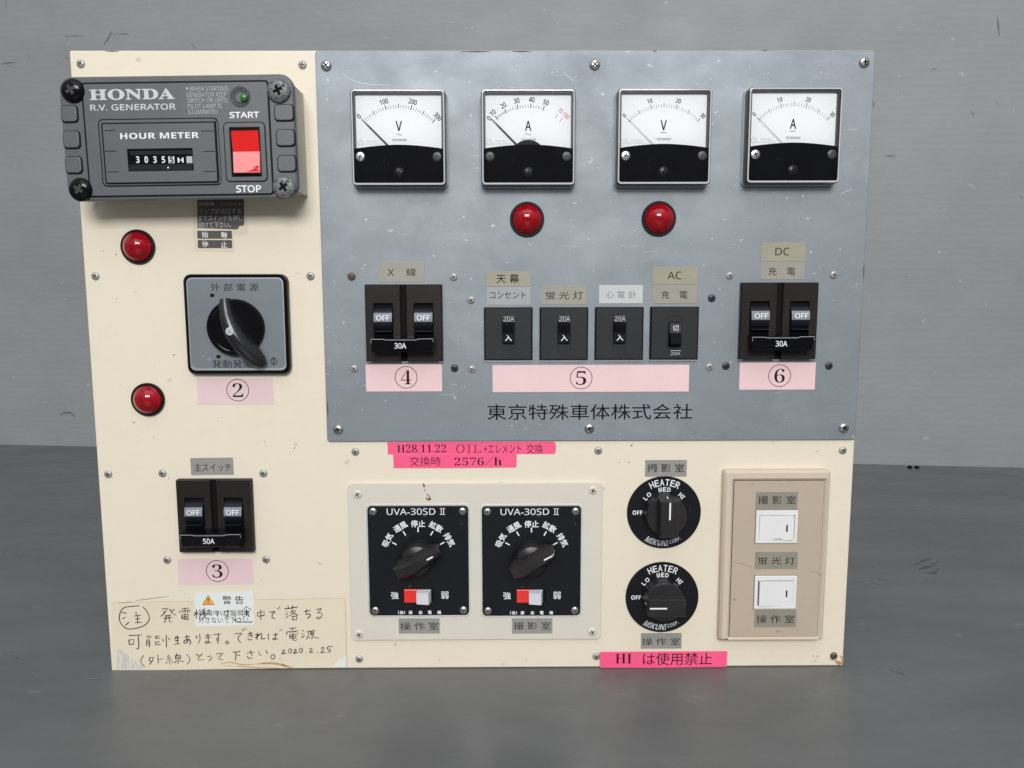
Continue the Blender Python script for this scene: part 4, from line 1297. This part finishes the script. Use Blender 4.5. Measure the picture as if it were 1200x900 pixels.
def controller(x0, y0, x1, y1, slide, label, longmark):
    base = 2.0
    f = frame_at((x0 + x1) / 2, (y0 + y1) / 2, base + 1.5)
    t = base + 1.5
    rr_ = f.rect(x0, y0, x1, y1, t)
    hw, hh = (rr_[2] - rr_[0]) / 2, (rr_[3] - rr_[1]) / 2
    b = MB()
    b.prism(rrect(-hw - 1.1, -hh - 1.2, hw + 1.1, hh + 0.8, 3.5), base, base + 0.6, 'alu_edge')
    b.prism(rrect(-hw, -hh, hw, hh, 3.0), base + 0.5, t, 'satin_black', 0.3)
    o = b.build('fan_controller', panel, (f.u0, f.v0, 0), 0, label)
    for su in (-1, 1):
        for sv in (-1, 1):
            screw('ctrl', o, su * (hw - 3.9), sv * (hh - 3.8), t)
    b = MB()
    w = t + 0.06
    zx = lambda x: (x - 372) / 5.293 / 1.757           # zoomed pixels -> mm about the knob axis
    KV = 3.6                                        # knob axis above the centre
    b.text(sans('UVA-30SD'), -4.6, hh - 3.9, 33.4, 4.6, w, 'white_ink')
    for du in (0, 1.6):
        b.stroke([(16.2 + du, hh - 1.8), (16.2 + du, hh - 6.0)], 0.5, w, 'white_ink', smooth=False)
    for dv in (1.8, 6.0):
        b.stroke([(15.2, hh - dv), (18.8, hh - dv)], 0.4, w, 'white_ink', smooth=False)
    for a, s in ((-61, '吸気'), (-30, '通風'), (0, '停止'), (30, '拡散'), (61, '排気')):
        ar = math.radians(a)
        r0, r1 = 17.2, 20.6
        b.stroke([(r0 * math.sin(ar), KV + r0 * math.cos(ar)), (r1 * math.sin(ar), KV + r1 * math.cos(ar))], 0.85, w, 'white_ink', smooth=False)
        r = 23.2 if a == 0 else 24.2
        b.text(s, r * math.sin(ar) + (0.3 if a > 0 else 0), KV + r * math.cos(ar), 9.8, 4.8, w + 0.03, 'white_ink', rot=-ar, off=0.002, bold=0.10)
    b.text('強', -17.0, -24.6, 5.2, 5.2, w, 'white_ink', bold=0.06)
    b.text('弱', 17.8, -24.6, 5.2, 5.2, w, 'white_ink', bold=0.06)
    for ch, x in (('(', -14.6), ('株', -12.4), (')', -10.4), ('藤', -6.2), ('森', 0.7), ('電', 7.2), ('機', 13.8)):
        b.text(ch, x, -hh + 2.2, None, 2.5, w, 'white_ink', bold=0.06)
    b.build('lettering', o)
    # slide switch
    b = MB()
    b.prism(rrect(-10.3, -29.5, 10.4, -19.7, 0.4, 2), t, t + 0.25, 'slot')
    b.prism(rrect(-10.3, -29.3, -1.0, -19.9), t, t + 1.6, 'red', 0.3)
    s0 = -1.6 + (0 if slide else -0.4)
    b.hexa([(s0, -29.2, t), (s0 + 10.0, -29.2, t), (s0 + 10.0, -20.2, t), (s0, -20.2, t)], [(s0 + 0.2, -29.2, t + 4.5), (s0 + 8.6, -29.6, t + 5), (s0 + 8.6, -21.4, t + 5), (s0 + 0.2, -21.0, t + 4.5)], 'slide_white')
    b.build('slide_switch', o)
    # knob: round hub and a faceted pointer bar
    b = MB()
    b.lathe(0, KV, [(11.8, t), (11.6, t + 3), (11.0, t + 8), (10.0, t + 10.0), (7.5, t + 11.2), (4, t + 11.8), (0.5, t + 12)], 'knob', 40)
    an = math.radians(28)
    ca, sa = math.cos(an), math.sin(an)

    def pt(x, y, w_):
        return (x * ca - y * sa, KV + x * sa + y * ca, w_)

    lo = [(-16.0, -4.6), (-10, -6.2), (11, -5.8), (17.2, -2.8), (17.2, 2.8), (11, 5.8), (-10, 6.2), (-16.0, 4.6)]
    hi = [(-15.6, -3.4), (-8, -2.6), (9, -2.4), (15.6, -1.2), (15.6, 1.2), (9, 2.4), (-8, 2.6), (-15.6, 3.4)]
    b.loft([[pt(x, y, t + 5) for x, y in lo], [pt(x, y, t + 13) for x, y in lo], [pt(x * 0.98, y * 1.0, t + 19.0 if x > -10 else t + 16) for x, y in hi]], 'knob')
    if longmark:
        b.add([pt(x, y, w_) for x, y, w_ in ((8.8, -0.5, t + 19.1), (15.2, -0.5, t + 19.1), (15.2, 0.5, t + 19.1), (8.8, 0.5, t + 19.1))], [[0, 1, 2, 3]], 'white_ink')
        b.add([pt(x, y, w_) for x, y, w_ in ((15.5, -0.4, t + 18.9), (17.35, -0.4, t + 12), (17.35, 0.4, t + 12), (15.5, 0.4, t + 18.9))], [[0, 1, 2, 3]], 'white_ink')
    else:
        b.add([pt(x, y, w_) for x, y, w_ in ((8.8, -0.55, t + 19.1), (13.4, -0.55, t + 19.1), (13.4, 0.55, t + 19.1), (8.8, 0.55, t + 19.1))], [[0, 1, 2, 3]], 'white_ink')
    b.build('knob', o)


controller(431.9, 593.6, 549.2, 721.8, True, 'black fan controller over the tape at the fuller slide', False)
controller(565.0, 593.8, 680.6, 722.2, False, 'black fan controller whose knob mark runs over its tip', True)


# --- heater dials
def heater(x, y, turn, label):
    f = frame_at(x, y, 1.2)
    t = 1.2
    b = MB()
    b.lathe(0, 0, [(25.6, 0.02), (25.6, t - 0.3), (25.3, t)], 'satin_black', 64)
    o = b.build('heater_dial', panel, (f.u0, f.v0, 0), 0, label)
    w = t + 0.05
    b = MB()
    b.arc(sans('HEATER'), 0, 0, 21.4, 0, 49, 4.5, w, 'white_ink', lw=2.75, bold=0.1)
    b.arc(sansb('MED'), 0, 0, 16.5, 0, 21, 3.2, w, 'white_ink', lw=2.3)
    b.arc(sansb('LO'), 0, 0, 16.7, -46, 12, 3.1, w, 'white_ink')
    b.arc(sansb('HI'), 0, 0, 16.8, 46, 8, 3.1, w, 'white_ink')
    b.text(sansb('OFF'), -18.4, 0.1, 6.8, 3.1, w, 'white_ink')
    deg = 213.0
    for ch, wd_, h_, rr_ in [(c_, {'M': 3.3, 'I': 1.0}.get(c_, 2.7), 4.2, 21.8) for c_ in 'MIKUNI'] + [(c_, 1.4, 2.7, 21.4) for c_ in 'CORP'] + [('.', 0.5, 0.5, 22.5)]:
        a = math.radians(deg) - (wd_ / 2) / rr_
        b.text(sansb(ch), rr_ * math.sin(a), rr_ * math.cos(a), wd_, h_, w, 'grey_ink', rot=PI - a, shear=0.25)
        deg -= math.degrees((wd_ + 0.5 + (0.6 if ch == 'I' and deg < 180 else 0)) / rr_)
    b.build('lettering', o)
    b = MB()
    b.lathe(0, 0, [(14.4, t), (14.2, t + 4), (13.9, t + 8.0), (13.0, t + 8.8), (0.2, t + 8.8)], 'knob', 48)
    c, s = math.cos(turn), math.sin(turn)

    def pt(x, y, w_):                               # y runs along the pointer
        return (x * c - y * s, x * s + y * c, w_)

    lo = [(-6.4, -12.6), (6.4, -12.6), (6.4, 13.6), (-6.4, 13.6)]
    hi = [(-6.0, -12.2), (6.0, -12.2), (6.2, 12.8), (-6.2, 12.8)]
    b.loft([[pt(x, y, t + 6) for x, y in lo], [pt(x, y, t + 18.4) for x, y in hi], [pt(x * .92, y * .96, t + 19.0) for x, y in hi]], 'knob')
    b.add([pt(x, y, w_) for x, y, w_ in ((-0.55, 0.5, t + 19.1), (0.55, 0.5, t + 19.1), (0.55, 12.2, t + 19.1), (-0.55, 12.2, t + 19.1))], [[0, 1, 2, 3]], 'white_ink')
    b.add([pt(x, y, w_) for x, y, w_ in ((-0.4, 12.5, t + 18.9), (0.4, 12.5, t + 18.9), (0.4, 13.75, t + 7), (-0.4, 13.75, t + 7))], [[0, 1, 2, 3]], 'white_ink')
    b.build('knob', o)


heater(778.2, 600.8, 0.0, 'round heater dial turned to medium')
heater(776.0, 700.2, PI / 2, 'round heater dial turned to off')

# --- wall switch plate
f = frame_at(907.5, 650.8, 6)
R_ = lambda x0, y0, x1, y1, w=6: f.rect(840 + x0 / 4.094, 540 + y0 / 4.094, 840 + x1 / 4.094, 540 + y1 / 4.094, w)
b = MB()
fo = R_(24, 46, 528, 860)
fi = R_(70, 94, 501, 845)
b.ring(rrect(*fo, 2.0), rrect(*fi, 0.3), 0.02, 7.0, 'sw_frame', 1.6, wi=5.2)
sw = b.build('switch_plate', panel, (f.u0, f.v0, 0), 0, 'beige wall switch plate with two white rockers')
b = MB()
b.prism(rrect(fi[0] - .3, fi[1] - .3, fi[2] + .3, fi[3] + .3), 1.0, 5.3, 'slot')
b.prism(rrect(fi[0] + .35, fi[1] + .35, fi[2] - .35, fi[3] - .35, 0.4), 5.2, 6.2, 'sw_tan', 0.2)
for pts in ([(443, 527), (475, 537), (505, 553)], [(75, 483), (130, 497), (170, 510)]):
    b.stroke([f.px(840 + x / 4.094, 540 + y / 4.094, 6.2) for x, y in pts], [0.1, 0.25, 0.15], 6.24, 'dark_label')
b.build('inner_plate', sw)
for x0, y0, x1, y1, left in ((187, 238, 388, 395, True), (180, 552, 382, 710, False)):
    r = R_(x0, y0, x1, y1, 7)
    b = MB()
    b.prism(rrect(r[0] - .3, r[1] - .35, r[2] + .35, r[3] + .3, 0.4), 6.1, 6.3, 'dark_label')
    q = (r[0] + 2.4, r[1] + 2.4, r[2] - 2.3, r[3] - 3.4)
    b.ring(rrect(*r, 0.5), rrect(*q, 0.3), 6.2, 7.4, 'white_pl', 0.3, wi=6.3, kin='white_pl')
    b.flat(rrect(*q), 6.35, 'slot')
    o = b.build('switch_frame', sw)
    b = MB()
    a0, a1 = (7.3, 8.7) if left else (8.7, 7.3)
    u0, v0, u1, v1 = (q[0] + 0.15, q[1] + 0.15, q[2] - 0.9, q[3] - 0.2) if left else (q[0] + 0.7, q[1] + 0.2, q[2] - 0.1, q[3] - 0.4)
    um = (u0 + u1) / 2
    b.loft([[(u0, v0, 6.3), (um, v0, 6.3), (u1, v0, 6.3), (u1, v1, 6.3), (um, v1, 6.3), (u0, v1, 6.3)], [(u0, v0, a0), (um, v0, (a0 + a1) / 2 - .35), (u1, v0, a1), (u1, v1, a1), (um, v1, (a0 + a1) / 2 - .35), (u0, v1, a0)]], 'white_pl', cap=False)
    b.add([(u0, v0, a0), (um, v0, (a0 + a1) / 2 - .35), (um, v1, (a0 + a1) / 2 - .35), (u0, v1, a0)], [[0, 1, 2, 3]], 'white_pl')
    b.add([(um, v0, (a0 + a1) / 2 - .35), (u1, v0, a1), (u1, v1, a1), (um, v1, (a0 + a1) / 2 - .35)], [[0, 1, 2, 3]], 'white_pl')
    us = u1 - 4.6
    ws = (a0 + a1) / 2 - .35 + (a1 - ((a0 + a1) / 2 - .35)) * (us - um) / (u1 - um)
    b.box(us - 0.5, (v0 + v1) / 2 - 2.6, us + 0.5, (v0 + v1) / 2 + 2.2, ws - 0.5, ws + 0.15, 'slot')
    if left:
        b.stroke([(um - 2, v0 + 0.6), (um + 2, v0 + 1.0), (um + 4, v0 + 0.5)], [0.2, 0.7, 0.2], (a0 + a1) / 2 + 0.3, 'zinc')
    b.build('rocker', o)
for body, x0, y0, x1, y1, tx0, ty0, tx1, ty1 in (('撮 影 室', 187, 150, 387, 232, 198, 168, 380, 208), ('蛍 光 灯', 183, 437, 387, 518, 198, 462, 375, 498), ('操 作 室', 180, 715, 380, 797, 190, 740, 372, 779)):
    b = MB()
    b.prism(rrect(*R_(x0, y0, x1, y1, 6.2), 0.2, 2), 6.2, 6.4, 'tant', 0.06)
    o = b.build('tape_label', sw)
    b = MB()
    b.text_px(f, body, 840 + tx0 / 4.094, 540 + ty0 / 4.094, 840 + tx1 / 4.094, 540 + ty1 / 4.094, 6.45, 'black_ink')
    b.build('lettering', o)

# --- two dark crumbs where the floor sheet meets the wall
for i, (x, y) in enumerate(((1066, 548.6), (1074.5, 548.8))):
    u, v = floor_px(x, y)
    b = MB()
    b.lathe(0, 0, [(3.2, 0.0), (3.6, 1.6), (2.4, 3.4), (0.6, 4.0)], 'slot', 9)
    o = b.build('crumb')
    o.rotation_euler = (-PI / 2, 0, i)
    o.location = (u / 1000, v / 1000, 0.0)
    o['label'] = 'one of two tiny dark crumbs on the floor sheet along the wall'
    o['category'] = 'crumb'
    o['group'] = 'crumbs along the wall'
